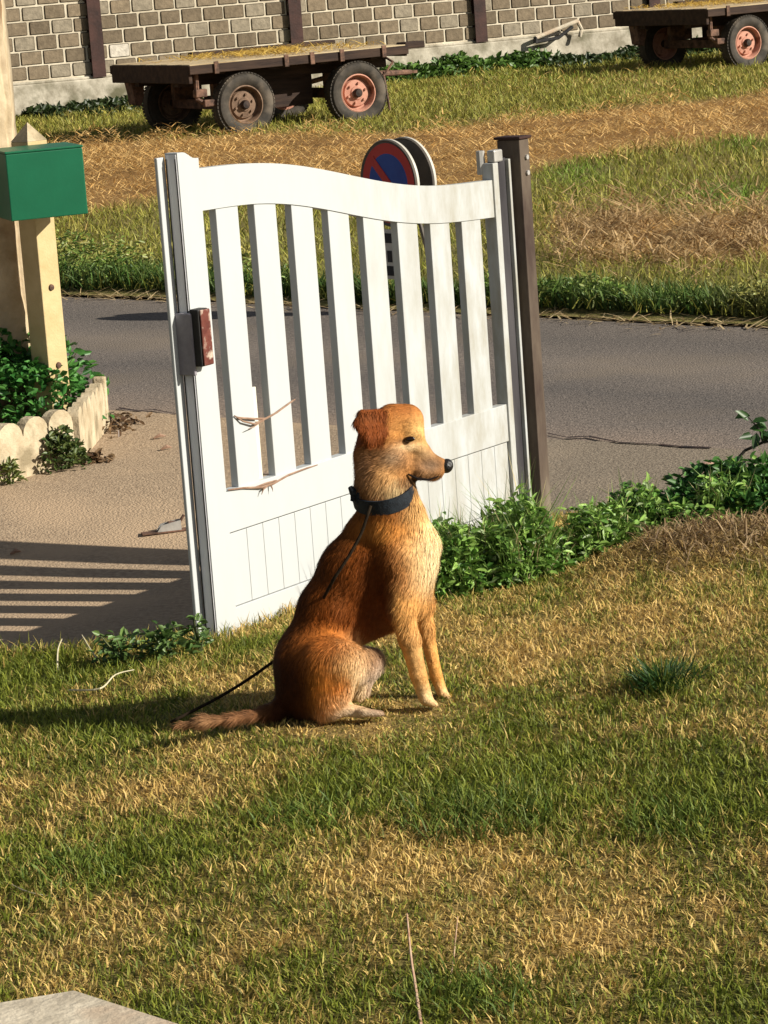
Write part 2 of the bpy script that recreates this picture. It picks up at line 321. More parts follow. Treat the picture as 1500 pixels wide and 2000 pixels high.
q = np.stack([idx[:-1, :-1], idx[:-1, 1:], idx[1:, 1:], idx[1:, :-1]], -1)[(keep[:-1, :-1] & keep[1:, 1:] & keep[1:, :-1] & keep[:-1, 1:])]
me = raw_mesh("lawn", np.stack([X, Y, Z], -1), q, np.full(len(q), 4), colr)
o = link_mesh("lawn", me, M_SOIL, smooth=True); tag(o, "patchy half dried lawn in front of the white gate", None, None, "structure")

# --- field across the lane
def field_straw(x, y):
    px, py = pr(np.stack([x, y, np.zeros_like(x)], -1))
    up = np.interp(px, [0, 110, 850, 1050, 1500], [292, 285, 262, 238, 190]); lo = np.interp(px, [0, 110, 500, 800, 1050, 1500], [455, 430, 400, 400, 345, 278])
    n = (fbm(x * 0.9 + 9, y * 0.35, 31, 4) - 0.5) * 60
    w = sstep(up - 8, up + 14, py + n * 0.35) * (1 - sstep(lo - 30, lo + 25, py + n))
    w2 = np.exp(-((px - 1330) / 260) ** 4 - ((py - 480 + n * 0.4) / 48) ** 4)
    w = np.maximum(w, w2 * 0.95)
    w = w + 0.22 * patches(px, py, [(1100, 170, 300, 18, 1), (1350, 165, 250, 25, .6), (700, 290, 120, 12, .6)])
    w = w + 0.30 * (1 - sstep(430, 520, py)) * fbm(x * 2.1, y * 0.8, 77)
    g = patches(px, py, [(1430, 400, 80, 28, .8), (1120, 350, 70, 30, .5), (1440, 290, 80, 20, .7)])
    return np.clip(w - g * 0.6, 0, 1)
gx = np.concatenate([np.linspace(-40, -8, 12)[:-1], np.linspace(-8, 10, 121), np.linspace(10, 50, 12)[1:]]); gt = np.concatenate([np.linspace(0, 1, 130), np.linspace(1, 3.5, 8)[1:]])
X, T = np.meshgrid(gx, gt); y0 = np.maximum(road_far_y(X) + (fbm(X * 1.7, X * 0, 3) - 0.5) * 0.25, 1.0); Y = y0 + T * (46 - y0 * 0.25)
Z = 0.012 + 0.03 * sstep(0, 0.03, T) + 0.03 * (fbm(X * 1.3, Y * 1.3, 41) - 0.5)
fs_ = field_straw(X, Y); colr = mixc((0.17, 0.15, 0.045), (0.27, 0.15, 0.05), fs_)
ny_, nx_ = X.shape; idx = np.arange(ny_ * nx_).reshape(ny_, nx_); q = np.stack([idx[:-1, :-1], idx[:-1, 1:], idx[1:, 1:], idx[1:, :-1]], -1).reshape(-1, 4)
me = raw_mesh("field", np.stack([X, Y, Z], -1), q, np.full(len(q), 4), colr)
o = link_mesh("field", me, M_SOIL, smooth=True); tag(o, "mown field strewn with yellow hay across the lane", None, None, "structure")

# ------------------------------------------------------------------ grass
def blades(name, P, h, w, ang, lean, cb, ct, mat, curve=0.5):
    n = len(P); d = np.stack([np.cos(ang), np.sin(ang), np.zeros(n)], -1); sw = RNG.uniform(0, 2 * pi, n)
    s = np.stack([np.cos(sw), np.sin(sw), np.zeros(n)], -1) * (w / 2)[:, None]
    up = np.array([0, 0, 1.0]); cl = np.cos(lean)[:, None]; sl = np.sin(lean)[:, None]
    mid = P + (up * cl + d * sl) * (h * 0.55)[:, None]
    l2 = lean + curve * RNG.uniform(0.2, 1.6, n)
    tip = mid + (up * np.cos(l2)[:, None] + d * np.sin(l2)[:, None]) * (h * 0.5)[:, None]
    V = np.stack([P - s, P + s, mid - s * 0.8, mid + s * 0.8, tip], 1)
    C = np.stack([cb, cb, (cb + ct) / 2, (cb + ct) / 2, ct], 1)
    b = (np.arange(n) * 5)[:, None]; L = b + np.array([0, 1, 3, 2, 2, 3, 4]); S = np.tile([4, 3], n)
    me = raw_mesh(name, V, L, S, C); return link_mesh(name, me, mat)
SLAB_Z = 0.10
_sa = gp(148, 1931, SLAB_Z); _su = gp(-60, 1965, SLAB_Z) - _sa; _sv = gp(420, 2018, SLAB_Z) - _sa; _su /= np.linalg.norm(_su); _sv /= np.linalg.norm(_sv)
def on_slab(x, y):
    M = np.linalg.inv(np.array([[_su[0], _sv[0]], [_su[1], _sv[1]]])); a = M[0, 0] * (x - _sa[0]) + M[0, 1] * (y - _sa[1]); b = M[1, 0] * (x - _sa[0]) + M[1, 1] * (y - _sa[1])
    return (a > 0) & (b > 0) & (a < 0.8) & (b < 0.9)
def scatter_view(n, y0, y1, mx=1.25, xoff=0.0):     # even over the ground seen between two distances, with a margin each side
    y = np.sqrt(RNG.uniform(y0 ** 2, y1 ** 2, n)); x = RNG.uniform(-1, 1, n) * (750 / F_PX) * y * mx + xoff; return x, y
n = 290000
x, y = scatter_view(n, 4.75, 9.75, 1.4); xm, ym = scatter_view(170000, 3.4, 9.75, 3.4); km = (np.abs(xm) > 0.181 * ym) | (ym < 4.75); x, y = np.concatenate([x, xm[km]]), np.concatenate([y, ym[km]]); n = len(x); k = lawn_in(x, y) + RNG.normal(0, 0.03, n) > -0.0; x, y = x[k], y[k]
k = ~on_slab(x, y); x, y = x[k], y[k]
n = len(x); dry = np.clip(lawn_dry(x, y) + RNG.normal(0, 0.24, n), 0, 1)
cg = mixc((0.095, 0.14, 0.016), (0.29, 0.315, 0.042), RNG.random(n)); cd = mixc((0.50, 0.33, 0.09), (0.92, 0.65, 0.24), RNG.random(n))
ct = mixc(cg, cd, sstep(0.25, 0.75, dry)); ct *= RNG.uniform(0.65, 1.3, n)[:, None]
px, py = pr(np.stack([x, y, np.full_like(x, 0.03)], -1)); gh = patches(px, py, G_P); bank = sstep(0.45, 0.9, x) * np.exp(-((y - 8.38) / 0.22) ** 2)
edge = sstep(0.25, 0.02, lawn_in(x, y)) * sstep(0.6, -0.1, x)
h = RNG.uniform(0.014, 0.035, n) * (1 + 0.6 * np.clip(gh, 0, 1.2) + 0.9 * edge + 0.8 * bank) * (0.68 + 0.5 * fbm(x * 7, y * 7, 55)) * (1 - 0.55 * np.exp(-((x - 0.07) / 0.14) ** 2 - ((y - 6.98) / 0.22) ** 2)) * (1 - 0.45 * np.exp(-((x + 0.12) / 0.16) ** 2 - ((y - 6.88) / 0.12) ** 2)); w = RNG.uniform(0.0022, 0.0048, n)
lean = np.clip(RNG.normal(0.55, 0.35, n) + 0.3 * dry + 0.4 * bank, 0, 1.5)
ct = mixc(ct, np.array([0.32, 0.20, 0.10]) * RNG.uniform(0.5, 1.4, n)[:, None], bank * 0.6)
z = lawn_z(x, y)
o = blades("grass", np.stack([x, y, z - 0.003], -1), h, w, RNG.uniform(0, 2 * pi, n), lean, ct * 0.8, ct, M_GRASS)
tag(o, "short half dried grass blades covering the lawn", "grass", None, "stuff")

# field: stubble and lying hay
n = 150000
x, y = scatter_view(n, 13.0, 39.5, 1.25); xm, ym = scatter_view(110000, 11.0, 39.5, 2.6); km = np.abs(xm) > 0.1616 * ym; x, y = np.concatenate([x, xm[km]]), np.concatenate([y, ym[km]]); n = len(x); k = y > road_far_y(x) + 0.12 + (fbm(x * 1.7, x * 0, 3) - 0.5) * 0.25; x, y = x[k], y[k]; n = len(x)
s = np.clip(field_straw(x, y) + RNG.normal(0, 0.16, n), 0, 1)
cg = mixc((0.18, 0.215, 0.03), (0.46, 0.41, 0.09), RNG.random(n)); cs = mixc((0.60, 0.34, 0.10), (0.95, 0.66, 0.28), RNG.random(n))
px, py = pr(np.stack([x, y, np.zeros_like(x)], -1)); gb = patches(px, py, [(1430, 400, 80, 28, .8), (1120, 350, 70, 30, .6), (1440, 290, 80, 20, .6), (1100, 165, 250, 20, .3)])
cg = mixc(cg, (0.12, 0.29, 0.025), np.clip(gb, 0, 1))
c = mixc(cg, cs, sstep(0.3, 0.7, s)) * RNG.uniform(0.55, 1.3, n)[:, None]
h = np.where(s > 0.5, RNG.uniform(0.06, 0.16, n), RNG.uniform(0.05, 0.11, n)); w = RNG.uniform(0.006, 0.012, n) * (y / 25) ** 0.6
lean = np.where(s > 0.5, RNG.uniform(0.9, 1.55, n), np.clip(RNG.normal(0.6, 0.3, n), 0, 1.4))
lump = 0.22 * sstep(0.46, 0.72, fbm(x * 2.6, y * 1.3, 91)) * s
o = blades("hay_stubble", np.stack([x, y, 0.03 + lump * RNG.random(n)], -1), h, w, RNG.uniform(0, 2 * pi, n), lean, c * 0.85, c, M_GRASS)
tag(o, "cut hay and short stubble lying over the mown field", "hay", None, "stuff")
# clumped hay lumps on the near right of the field
n = 9000
px = RNG.uniform(1090, 1640, n); py = RNG.normal(484, 30, n); P = np.array([gp(a, b) for a, b in zip(px, py)]); f = fbm(P[:, 0] * 5, P[:, 1] * 2.5, 63); k = f > 0.47; P = P[k]; f = f[k]; n = len(P)
P[:, 2] = 0.03 + (f - 0.47) * 1.0 * RNG.random(n); c = mixc((0.30, 0.17, 0.06), (0.78, 0.56, 0.29), RNG.random(n))
o = blades("hay_clumps", P, RNG.uniform(0.1, 0.24, n), RNG.uniform(0.006, 0.012, n), RNG.uniform(0, 2 * pi, n), RNG.uniform(0.8, 1.6, n), c * 0.8, c, M_GRASS, 0.9)
tag(o, "raked clumps of dry hay beside the green roadside verge", "hay", None, "stuff")
# ------------------------------------------------------------------ barn wall
WA = radians(25.0); wo = gp(45, 236)
barn = empty("barn_wall", (wo[0], wo[1], 0), WA); tag(barn, "long block barn wall with dark steel posts and concrete base", "wall")
X0, X1, PZ = -9.0, 24.0, 0.46
mb = MB(); mb.box(X0, X1, 0.03, 0.30, PZ, 3.4); mb.build("mortar_wall", M_MORTAR, barn)
mb = MB(); r = random.Random(4); cw, ch = 0.285, 0.178
colx = [1.02, 3.70, 6.32, 8.95, 11.6, 14.25, 16.9, 19.5, 22.2, -1.65, -4.3, -6.95]
row = 0; z = PZ + 0.012
while z < 3.35:
    xx = X0 - (cw / 2 if row % 2 else 0) + 0.07 * row
    while xx < X1:
        a = xx + 0.018 + r.uniform(-.006, .006); b = xx + cw - 0.018 + r.uniform(-.006, .006); z0 = z + 0.014 + r.uniform(-.004, .004); z1 = z + ch - 0.018 + r.uniform(-.004, .004)
        if a > X0 and b < X1:
            v = r.random(); tone = 0.70 + 0.42 * v; cc = (0.205 * tone, 0.160 * tone, 0.108 * tone)
            if r.random() < 0.17: cc = (0.27, 0.23, 0.17)
            if r.random() < 0.02: cc = (0.55, 0.5, 0.42)
            def outl(e, rr):
                pts = []
                for cx_, cz_, a0 in ((b - rr + e, z0 + rr - e, -90), (b - rr + e, z1 - rr + e, 0), (a + rr - e, z1 - rr + e, 90), (a + rr - e, z0 + rr - e, 180)):
                    for q in (0, 30, 60, 90): pts.append((cx_ + rr * cos(radians(a0 + q)), cz_ + rr * sin(radians(a0 + q))))
                return pts
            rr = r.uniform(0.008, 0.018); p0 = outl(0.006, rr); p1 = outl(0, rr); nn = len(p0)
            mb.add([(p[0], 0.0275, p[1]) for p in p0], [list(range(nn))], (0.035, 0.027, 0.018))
            mb.add([(p[0], 0.027, p[1]) for p in p1] + [(p[0] * 0.97 + (a + b) / 2 * 0.03, 0.015, p[1] * 0.97 + (z0 + z1) / 2 * 0.03) for p in p1],
                   [list(range(nn, 2 * nn))] + [[i, (i + 1) % nn, nn + (i + 1) % nn, nn + i] for i in range(nn)], cc)
        xx += cw
    z += ch; row += 1
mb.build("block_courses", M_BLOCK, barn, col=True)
mb = MB(); mb.box(X0, X1, -0.04, 0.30, -0.1, PZ - 0.03, 0.015); mb.box(X0, X1, -0.015, 0.29, PZ - 0.03, PZ, 0.01); mb.build("plinth", M_PLINTH, barn)
for cx in colx:
    if X0 < cx < X1:
        mb = MB(); mb.box(cx - 0.085, cx + 0.085, -0.055, -0.043, PZ - 0.02, 3.4); mb.box(cx - 0.012, cx + 0.012, -0.043, 0.02, PZ - 0.02, 3.4); mb.box(cx - 0.085, cx + 0.085, 0.02, 0.029, PZ - 0.02, 3.4)
        mb.build("steel_post", M_DARKSTEEL, barn)

# ------------------------------------------------------------------ foliage helpers
def leaf_mesh(P, D, Nn, ln, wd, col, fold=0.25):
    n = len(P); D = D / np.linalg.norm(D, axis=1)[:, None]; S = np.cross(D, Nn); S /= np.linalg.norm(S, axis=1)[:, None] + 1e-9; U = np.cross(S, D)
    ln = ln[:, None]; wd = wd[:, None]
    b = P; t = P + D * ln - U * ln * 0.12; f = U * wd * fold
    L1 = P + D * ln * 0.3 + S * wd * 0.5 + f; L2 = P + D * ln * 0.68 + S * wd * 0.40 + f; R1 = P + D * ln * 0.3 - S * wd * 0.5 + f; R2 = P + D * ln * 0.68 - S * wd * 0.40 + f
    V = np.stack([b, L1, L2, t, R2, R1], 1); base = (np.arange(n) * 6)[:, None]; Lp = base + np.array([0, 1, 2, 3, 0, 3, 4, 5])
    return V.reshape(-1, 3), Lp, np.full(2 * n, 4), np.repeat(col, 6, axis=0)
def foliage(name, P, ln, wd, col, parent=None, upb=0.6, outward=None, mat=None, loc=None):
    n = len(P); D = RNG.normal(0, 1, (n, 3)); D[:, 2] = D[:, 2] * 0.5 + 0.1
    if outward is not None: D += outward
    Nn = RNG.normal(0, 0.5, (n, 3)); Nn[:, 2] += upb + 0.3; Nn[:, 0] += 0.25; Nn[:, 1] -= 0.15
    V, L, S, C = leaf_mesh(P, D, Nn, ln, wd, col); me = raw_mesh(name, V, L, S, C); return link_mesh(name, me, mat or M_LEAF, parent, loc=loc)
def greens(n, a=(0.028, 0.085, 0.016), b=(0.085, 0.19, 0.035)): return mixc(a, b, RNG.random(n)) * RNG.uniform(0.75, 1.25, n)[:, None]
def plant(name, label, cat, base, n, rad, hgt, leaf, col=None, stems=6, group=None, ry=None, tall=0.0):
    root = empty(name, base); tag(root, label, cat, group); ry = ry or rad
    mb = MB(); tops = []
    for i in range(stems):
        a = RNG.uniform(0, 2 * pi); q = RNG.uniform(0.2, 0.9); tp = np.array([cos(a) * rad * q, sin(a) * ry * q, hgt * RNG.uniform(0.6, 1.0 + tall)]); tops.append(tp)
        mb.tube([(tp[0] * 0.15, tp[1] * 0.15, -0.02), (tp[0] * 0.5, tp[1] * 0.5, tp[2] * 0.55), tuple(tp)], [0.004, 0.003, 0.0015], 5)
    mb.build("stem", M_STEM, root)
    a = RNG.uniform(0, 2 * pi, n); q = np.sqrt(RNG.random(n)); zf = RNG.random(n) ** 0.8
    lump = 0.75 + 0.5 * vnoise(a * 1.6 + base[0] * 3, zf * 2, 5)
    rr = q * np.sqrt(np.clip(1.02 - zf ** 2, 0.02, 1)) * lump
    P = np.stack([np.cos(a) * rad * rr, np.sin(a) * ry * rr, zf * hgt * lump + 0.01], -1)
    m = n // 4
    if tall and tops:
        T = np.array(tops)[RNG.integers(0, len(tops), m)]; s_ = RNG.uniform(0.4, 1, m)[:, None]; P[:m] = T * np.concatenate([s_, s_, s_], 1) + RNG.normal(0, 0.008, (m, 3))
    foliage("foliage", P, RNG.uniform(0.7, 1.3, n) * leaf, RNG.uniform(0.38, 0.6, n) * leaf, col if col is not None else greens(n), root, 0.6, np.stack([np.cos(a), np.sin(a), 0 * a + .3], -1) * 0.8)
    return root
M_STEM = mat_noise("green_stem", (0.05, 0.08, 0.02), (0.12, 0.13, 0.05), 20, 0.7)
M_TWIG = mat_noise("dark_twig", (0.012, 0.012, 0.009), (0.035, 0.03, 0.02), 20, 0.8)

# roadside verge, tall green growth along the lane's far edge
n = 24000
x = RNG.uniform(-5.5, 5.0, n); t = np.abs(RNG.normal(0, 1, n)); left = sstep(-0.1, -0.9, x); dep = 0.28 + 0.42 * sstep(0.2, 1.0, x) + 0.6 * left
y = road_far_y(x) + 0.13 + (fbm(x * 1.7, x * 0, 3) - 0.5) * 0.25 + 0.25 * (fbm(x * 3, x * 0 + 4, 8) - 0.3) + t * dep * 0.9
P = np.stack([x, y, np.full(n, 0.02)], -1); tallf = np.exp(-(t / 1.2) ** 2) * (0.55 + 0.9 * fbm(x * 2.2, y * 2.2, 19))
h = 0.05 + 0.10 * tallf * RNG.uniform(0.4, 1.3, n); px, py = pr(P)
yl = np.clip(0.25 * RNG.random(n) + 0.45 * sstep(1350, 1480, px) + 0.35 * sstep(0.6, 1.6, t), 0, 1)
c = mixc(mixc((0.045, 0.12, 0.022), (0.10, 0.19, 0.035), RNG.random(n)), (0.30, 0.26, 0.09), yl) * RNG.uniform(0.7, 1.25, n)[:, None]
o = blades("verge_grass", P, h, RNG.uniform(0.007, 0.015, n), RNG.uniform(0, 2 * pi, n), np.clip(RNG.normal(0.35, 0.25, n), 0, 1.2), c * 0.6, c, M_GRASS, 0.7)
tag(o, "tall green roadside grass along the lane's far edge", "grass", None, "stuff")
n = 30000
x = RNG.uniform(-5.5, 5.0, n); t = np.abs(RNG.normal(0, 1, n)); dep = 0.25 + 0.30 * sstep(0.2, 1.0, x) + 0.8 * sstep(-0.1, -0.9, x)
y = road_far_y(x) + 0.16 + (fbm(x * 1.7, x * 0, 3) - 0.5) * 0.25 + 0.25 * (fbm(x * 3, x * 0 + 4, 8) - 0.3) + t * dep
hz = (0.02 + 0.30 * sstep(0.36, 0.8, fbm(x * 2.6, y * 2.6, 29))) * np.exp(-(t / 1.5) ** 2) * (0.6 + 0.5 * sstep(-0.1, -0.9, x)); P = np.stack([x, y, 0.02 + RNG.random(n) ** 0.8 * hz], -1)
px, py = pr(P); yl = np.clip(0.30 * RNG.random(n) + 0.4 * sstep(1350, 1480, px) + 0.55 * sstep(0.5, 1.5, t), 0, 1)
c = mixc(mixc((0.06, 0.15, 0.02), (0.16, 0.26, 0.045), RNG.random(n)), (0.50, 0.41, 0.13), yl) * RNG.uniform(0.7, 1.25, n)[:, None]
o = foliage("verge_weeds", P, RNG.uniform(0.022, 0.055, n), RNG.uniform(0.008, 0.02, n), c, upb=0.4); tag(o, "leafy weeds mixed into the verge on the lane's far side", "weeds", None, "stuff")
# hay scraps on the lane's far edge
n = 1500
x = RNG.uniform(-3.5, 3.4, n); y = road_far_y(x) + (fbm(x * 1.7, x * 0, 3) - 0.5) * 0.22 + RNG.normal(-0.02, 0.12, n); c = mixc((0.40, 0.27, 0.13), (0.62, 0.48, 0.27), RNG.random(n))
o = blades("straw_litter", np.stack([x, y, np.full(n, 0.008)], -1), RNG.uniform(0.05, 0.16, n), RNG.uniform(0.006, 0.012, n), RNG.uniform(0, 2 * pi, n), RNG.uniform(1.25, 1.55, n), c * 0.9, c, M_GRASS, 0.15)
tag(o, "pale straw scraps littering the asphalt's far edge", "straw", None, "stuff")

# ------------------------------------------------------------------ wall-foot weeds
def wall_weeds(name, label, px0, px1, n, hmax, off=0.35, cc=None, yel=0.0):
    a = gp(px0, 240 - px0 * 0.096); u = RNG.random(n)
    ca, sa = cos(WA), sin(WA); L0 = (gp(px0, 236 - (px0 - 45) * .096)[0] - wo[0]) / ca; L1 = (gp(px1, 236 - (px1 - 45) * .096)[0] - wo[0]) / ca
    s_ = L0 + (L1 - L0) * u; d_ = -0.07 - np.abs(RNG.normal(0, off * 0.6, n)); hh = hmax * (0.35 + 0.9 * fbm(s_ * 1.9, s_ * 0, 13)) * np.exp(-((d_ + 0.07) / (off * 1.2)) ** 2) * (1 if off < 0.5 else 0.8)
    zz = RNG.random(n) ** 0.7 * hh; P = np.stack([wo[0] + s_ * ca - d_ * sa, wo[1] + s_ * sa + d_ * ca, zz + 0.02], -1)
    col = greens(n, (0.05, 0.11, 0.02), (0.12, 0.22, 0.04)) if cc is None else cc
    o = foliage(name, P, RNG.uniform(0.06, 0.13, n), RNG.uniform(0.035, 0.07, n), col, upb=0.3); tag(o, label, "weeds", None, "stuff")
wall_weeds("weeds", "ivy and weeds on the wall base, darkened as shade behind the first wagon", 40, 345, 4200, 0.17, 0.95, greens(4200, (0.018, 0.035, 0.010), (0.05, 0.075, 0.022)))  # leaf colours darkened to stand for the shade beside the wagon
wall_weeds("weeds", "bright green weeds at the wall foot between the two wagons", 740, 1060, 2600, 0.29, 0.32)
wall_weeds("weeds", "weeds darkened as shade along the wall beneath the leaning tube", 1030, 1560, 4200, 0.22, 0.7, greens(4200, (0.018, 0.038, 0.010), (0.05, 0.08, 0.02)))  # leaf greens kept dark to carry the shade by the second wagon

# ------------------------------------------------------------------ wagons
def wheel(parent, x, y, yaw, rimmat):
    w = empty("wheel", (x, y, 0.325), yaw); w.parent = parent
    mb = MB(); prof = [(0.195, -0.060), (0.215, -0.078), (0.262, -0.094), (0.298, -0.086), (0.312, -0.070), (0.325, -0.045), (0.327, 0.0), (0.325, 0.045), (0.312, 0.070), (0.298, 0.086), (0.262, 0.094), (0.215, 0.078), (0.195, 0.060), (0.205, 0.0)]
    mb.lathe(prof, 48, close=True)
    for k in range(54):
        q = 2 * pi * k / 54; M = Matrix.Rotation(-q, 4, 'Y')
        for sgn in (-1, 1): mb.box(0.318, 0.329, sgn * 0.055 - 0.018, sgn * 0.055 + 0.018, -0.014, 0.014, M=M)
    mb.build("tyre", M_TYRE, w, True)
    mb = MB(); mb.lathe([(0.197, 0.062), (0.197, -0.062), (0.185, -0.066), (0.176, -0.050), (0.166, 0.010), (0.150, 0.022), (0.135, -0.012), (0.075, -0.020), (0.066, -0.030), (0.001, -0.030)], 40)
    for k in range(6):
        q = 2 * pi * k / 6 + .3; mb.tube([(0.102 * cos(q), -0.014, 0.102 * sin(q)), (0.102 * cos(q), -0.040, 0.102 * sin(q))], 0.013, 6)
    mb.build("rim", rimmat, w, True)
    mb = MB(); mb.lathe([(0.046, -0.031), (0.046, -0.062), (0.036, -0.078), (0.001, -0.080)], 20); mb.build("hub", M_HUB, w, True)
def make_wagon(base, rz, label, rims, steer=0.0):
    root = empty("hay_wagon", base, rz); tag(root, label, "farm wagon", "flat hay wagons along the barn wall")
    for (x, y), rm, st in zip(((0, 0), (1.32, 0), (0, 1.62), (1.32, 1.62)), rims, (0, steer, 0, steer)): wheel(root, x, y, st, rm)
    x0, x1, y0, y1, zt = -0.62, 1.93, -0.10, 1.78, 0.775
    mb = MB(); nb = 11
    for i in range(nb):
        a = y0 + 0.03 + (y1 - y0 - 0.06) * i / nb; b = y0 + 0.03 + (y1 - y0 - 0.06) * (i + 1) / nb; mb.box(x0 + 0.02, x1 - 0.02, a + 0.003, b - 0.003, zt - 0.035, zt - 0.004 * random.random())
    mb.build("deck", M_DECK, root)
    mb = MB(); mb.box(x0, x1, y0, y0 + 0.035, zt - 0.10, zt - 0.012, 0.006); mb.box(x0, x1, y1 - 0.035, y1, zt - 0.10, zt - 0.012, 0.006)
    mb.box(x0, x0 + 0.04, y0 + 0.035, y1 - 0.035, zt - 0.19, zt - 0.008, 0.006); mb.box(x1 - 0.04, x1, y0 + 0.035, y1 - 0.035, zt - 0.12, zt - 0.008, 0.006)
    mb.build("side_rail", M_WAGWOOD, root)
    mb = MB(); mb.box(x0 + 0.05, x1 - 0.05, 0.30, 0.42, zt - 0.23, zt - 0.04); mb.box(x0 + 0.05, x1 - 0.05, 1.2, 1.32, zt - 0.23, zt - 0.04)
    for xx in (-0.3, 0.3, 0.9, 1.5): mb.box(xx, xx + 0.09, y0 + 0.05, y1 - 0.05, zt - 0.12, zt - 0.04)
    mb.box(0.38, 1.0, 0.35, 1.3, 0.24, zt - 0.2)  # filler box added so the see-through underside reads dark
    mb.build("chassis", M_WAGWOOD, root)
    for xx in (0, 1.32):
        mb = MB(); mb.box(xx - 0.05, xx + 0.05, 0.09, 1.53, 0.27, 0.37, 0.01); mb.tube([(xx, -0.02, 0.325), (xx, 1.62, 0.325)], 0.035, 10)
        mb.box(xx - 0.16, xx + 0.16, 0.32, 0.40, 0.37, 0.55); mb.box(xx - 0.16, xx + 0.16, 1.22, 1.30, 0.37, 0.55); mb.build("axle", M_RUST, root)
    mb = MB(); mb.tube([(0.3, 0.81, 0.34), (1.2, 0.81, 0.34)], 0.03, 8); mb.tube([(0.2, 0.35, 0.36), (1.15, 0.75, 0.36)], 0.02, 8); mb.tube([(0.2, 1.27, 0.36), (1.15, 0.87, 0.36)], 0.02, 8); mb.build("reach_pole", M_RUST, root)
    mb = MB(); mb.tube([(1.35, 0.40, 0.40), (1.75, 0.45, 0.47), (2.45, 0.78, 0.44)], 0.028, 8); mb.tube([(1.35, 1.22, 0.40), (1.75, 1.16, 0.47), (2.45, 0.84, 0.44)], 0.028, 8)
    mb.lathe([(0.05, -0.015), (0.05, 0.015), (0.028, 0.015), (0.028, -0.015)], 14, 'Z', (2.50, 0.81, 0.44), close=True); mb.tube([(1.7, 0.43, 0.47), (1.7, 1.18, 0.47)], 0.022, 8)
    mb.tube([(1.95, 0.5, 0.44), (2.08, 0.50, 0.58), (2.05, 0.7, 0.66)], 0.015, 6); mb.build("drawbar", M_RUST, root)
    mb = MB(); mb.tube([(1.98, 0.55, 0.44), (2.02, 0.52, 0.02)], [0.018, 0.012], 6); mb.build("prop_leg", M_RUST, root)
    mb = MB(); mb.prism([(-0.60, 0.60), (-0.44, 0.60), (-0.46, 0.44), (-0.50, 0.34), (-0.56, 0.36), (-0.58, 0.5)], 1.34, 1.50); mb.build("hook_bracket", M_RUST, root)
    mb = MB(); mb.tube([(-0.50, 0.02, 0.68), (-0.50, 0.02, 0.42), (-0.40, 0.02, 0.36)], 0.028, 8); mb.box(-0.53, -0.40, -0.02, 0.06, 0.44, 0.52, 0.01); mb.box(-0.45, -0.3, -0.04, 0.02, 0.34, 0.41, 0.01); mb.build("brake_lever", M_RUST, root)
    for xx in (-0.35, 0.45, 0.75, 1.1, 1.6):
        mb = MB(); mb.box(xx, xx + 0.05, y0 - 0.022, y0 - 0.002, zt - 0.11, zt + 0.012, 0.004); mb.build("stake_pocket", M_RUST, root)
    mb = MB(); mb.box(x0 + 0.9, x1 + 0.10, y1 - 0.16, y1 - 0.05, zt + 0.004, zt + 0.05, 0.01); mb.box(x1 - 0.02, x1 + 0.22, y0 + 0.03, y0 + 0.22, zt - 0.05, zt + 0.02, 0.01); mb.build("loose_batten", M_WAGWOOD, root)
    return root
WZ = radians(29.5); a1 = gp(480, 267); a2 = gp(1458, 137)
make_wagon((a1[0], a1[1], 0.0), WZ, "rusty flat hay wagon with one brown and one salmon wheel, left of its twin", (M_RUSTRIM, M_PINKRIM, M_RUSTRIM, M_PINKRIM), radians(-4))
make_wagon((a2[0], a2[1], 0.0), WZ + radians(2), "farther flat hay wagon near the leaning tube, with a bright salmon front wheel", (M_PINKRIM,) * 4)
def wagon_hay(base, rz, n, label, x0, x1):
    x = np.clip(RNG.normal((x0 + x1) / 2, (x1 - x0) / 3.2, n), -0.5, 1.8); y = RNG.normal(0.9, 0.45, n); y = np.clip(y, -0.02, 1.7); f = fbm(x * 3, y * 3, 7); k = f > 0.38; x, y = x[k], y[k]; m = len(x)
    ca, sa = cos(rz), sin(rz); P = np.stack([base[0] + x * ca - y * sa, base[1] + x * sa + y * ca, np.full(m, 0.775) + RNG.random(m) * 0.03], -1)
    c = mixc((0.52, 0.32, 0.05), (0.78, 0.55, 0.14), RNG.random(m)); o = blades("straw", P, RNG.uniform(0.06, 0.16, m), RNG.uniform(0.007, 0.014, m), RNG.uniform(0, 2 * pi, m), RNG.uniform(1.1, 1.55, m), c * 0.9, c, M_GRASS, 0.2)
    tag(o, label, "straw", None, "stuff")
wagon_hay(a1, WZ, 2600, "yellow straw strewn on the left wagon's deck", 0.0, 1.5)
wagon_hay(a2, WZ + radians(2), 2600, "yellow straw strewn on the deck of the wagon on the right", -0.3, 1.6)

# leaning white tube by the wall
p = gp(1048, 132); ca, sa = cos(WA), sin(WA)
tb = empty("leaning_tube", (p[0], p[1], 0.0), WA); tag(tb, "white tubular frame propped on the wall base between the wagons", "metal frame")
def wl_pt(px, py):    # point on the plane of the wall face, in the tube's local frame
    d = ray(px, py); nrm = np.array([sin(WA), -cos(WA), 0]); t = ((wo - _C) @ nrm + 0.16) / (d @ nrm); q = _C + d * t - p; return (q[0] * ca + q[1] * sa, -q[0] * sa + q[1] * ca, q[2])
mb = MB(); mb.tube([wl_pt(1046, 74), wl_pt(1085, 58), wl_pt(1128, 41)], 0.028, 10); mb.tube([wl_pt(1128, 41), wl_pt(1136, 58), wl_pt(1132, 72)], 0.026, 8); mb.build("rail", M_SLAB, tb, True)
mb = MB(); mb.tube([wl_pt(1047, 82), wl_pt(1090, 74), wl_pt(1118, 52)], 0.024, 8); mb.tube([wl_pt(1046, 72), wl_pt(1046, 84)], 0.03, 8); mb.build("brace", M_BLACK, tb, True)
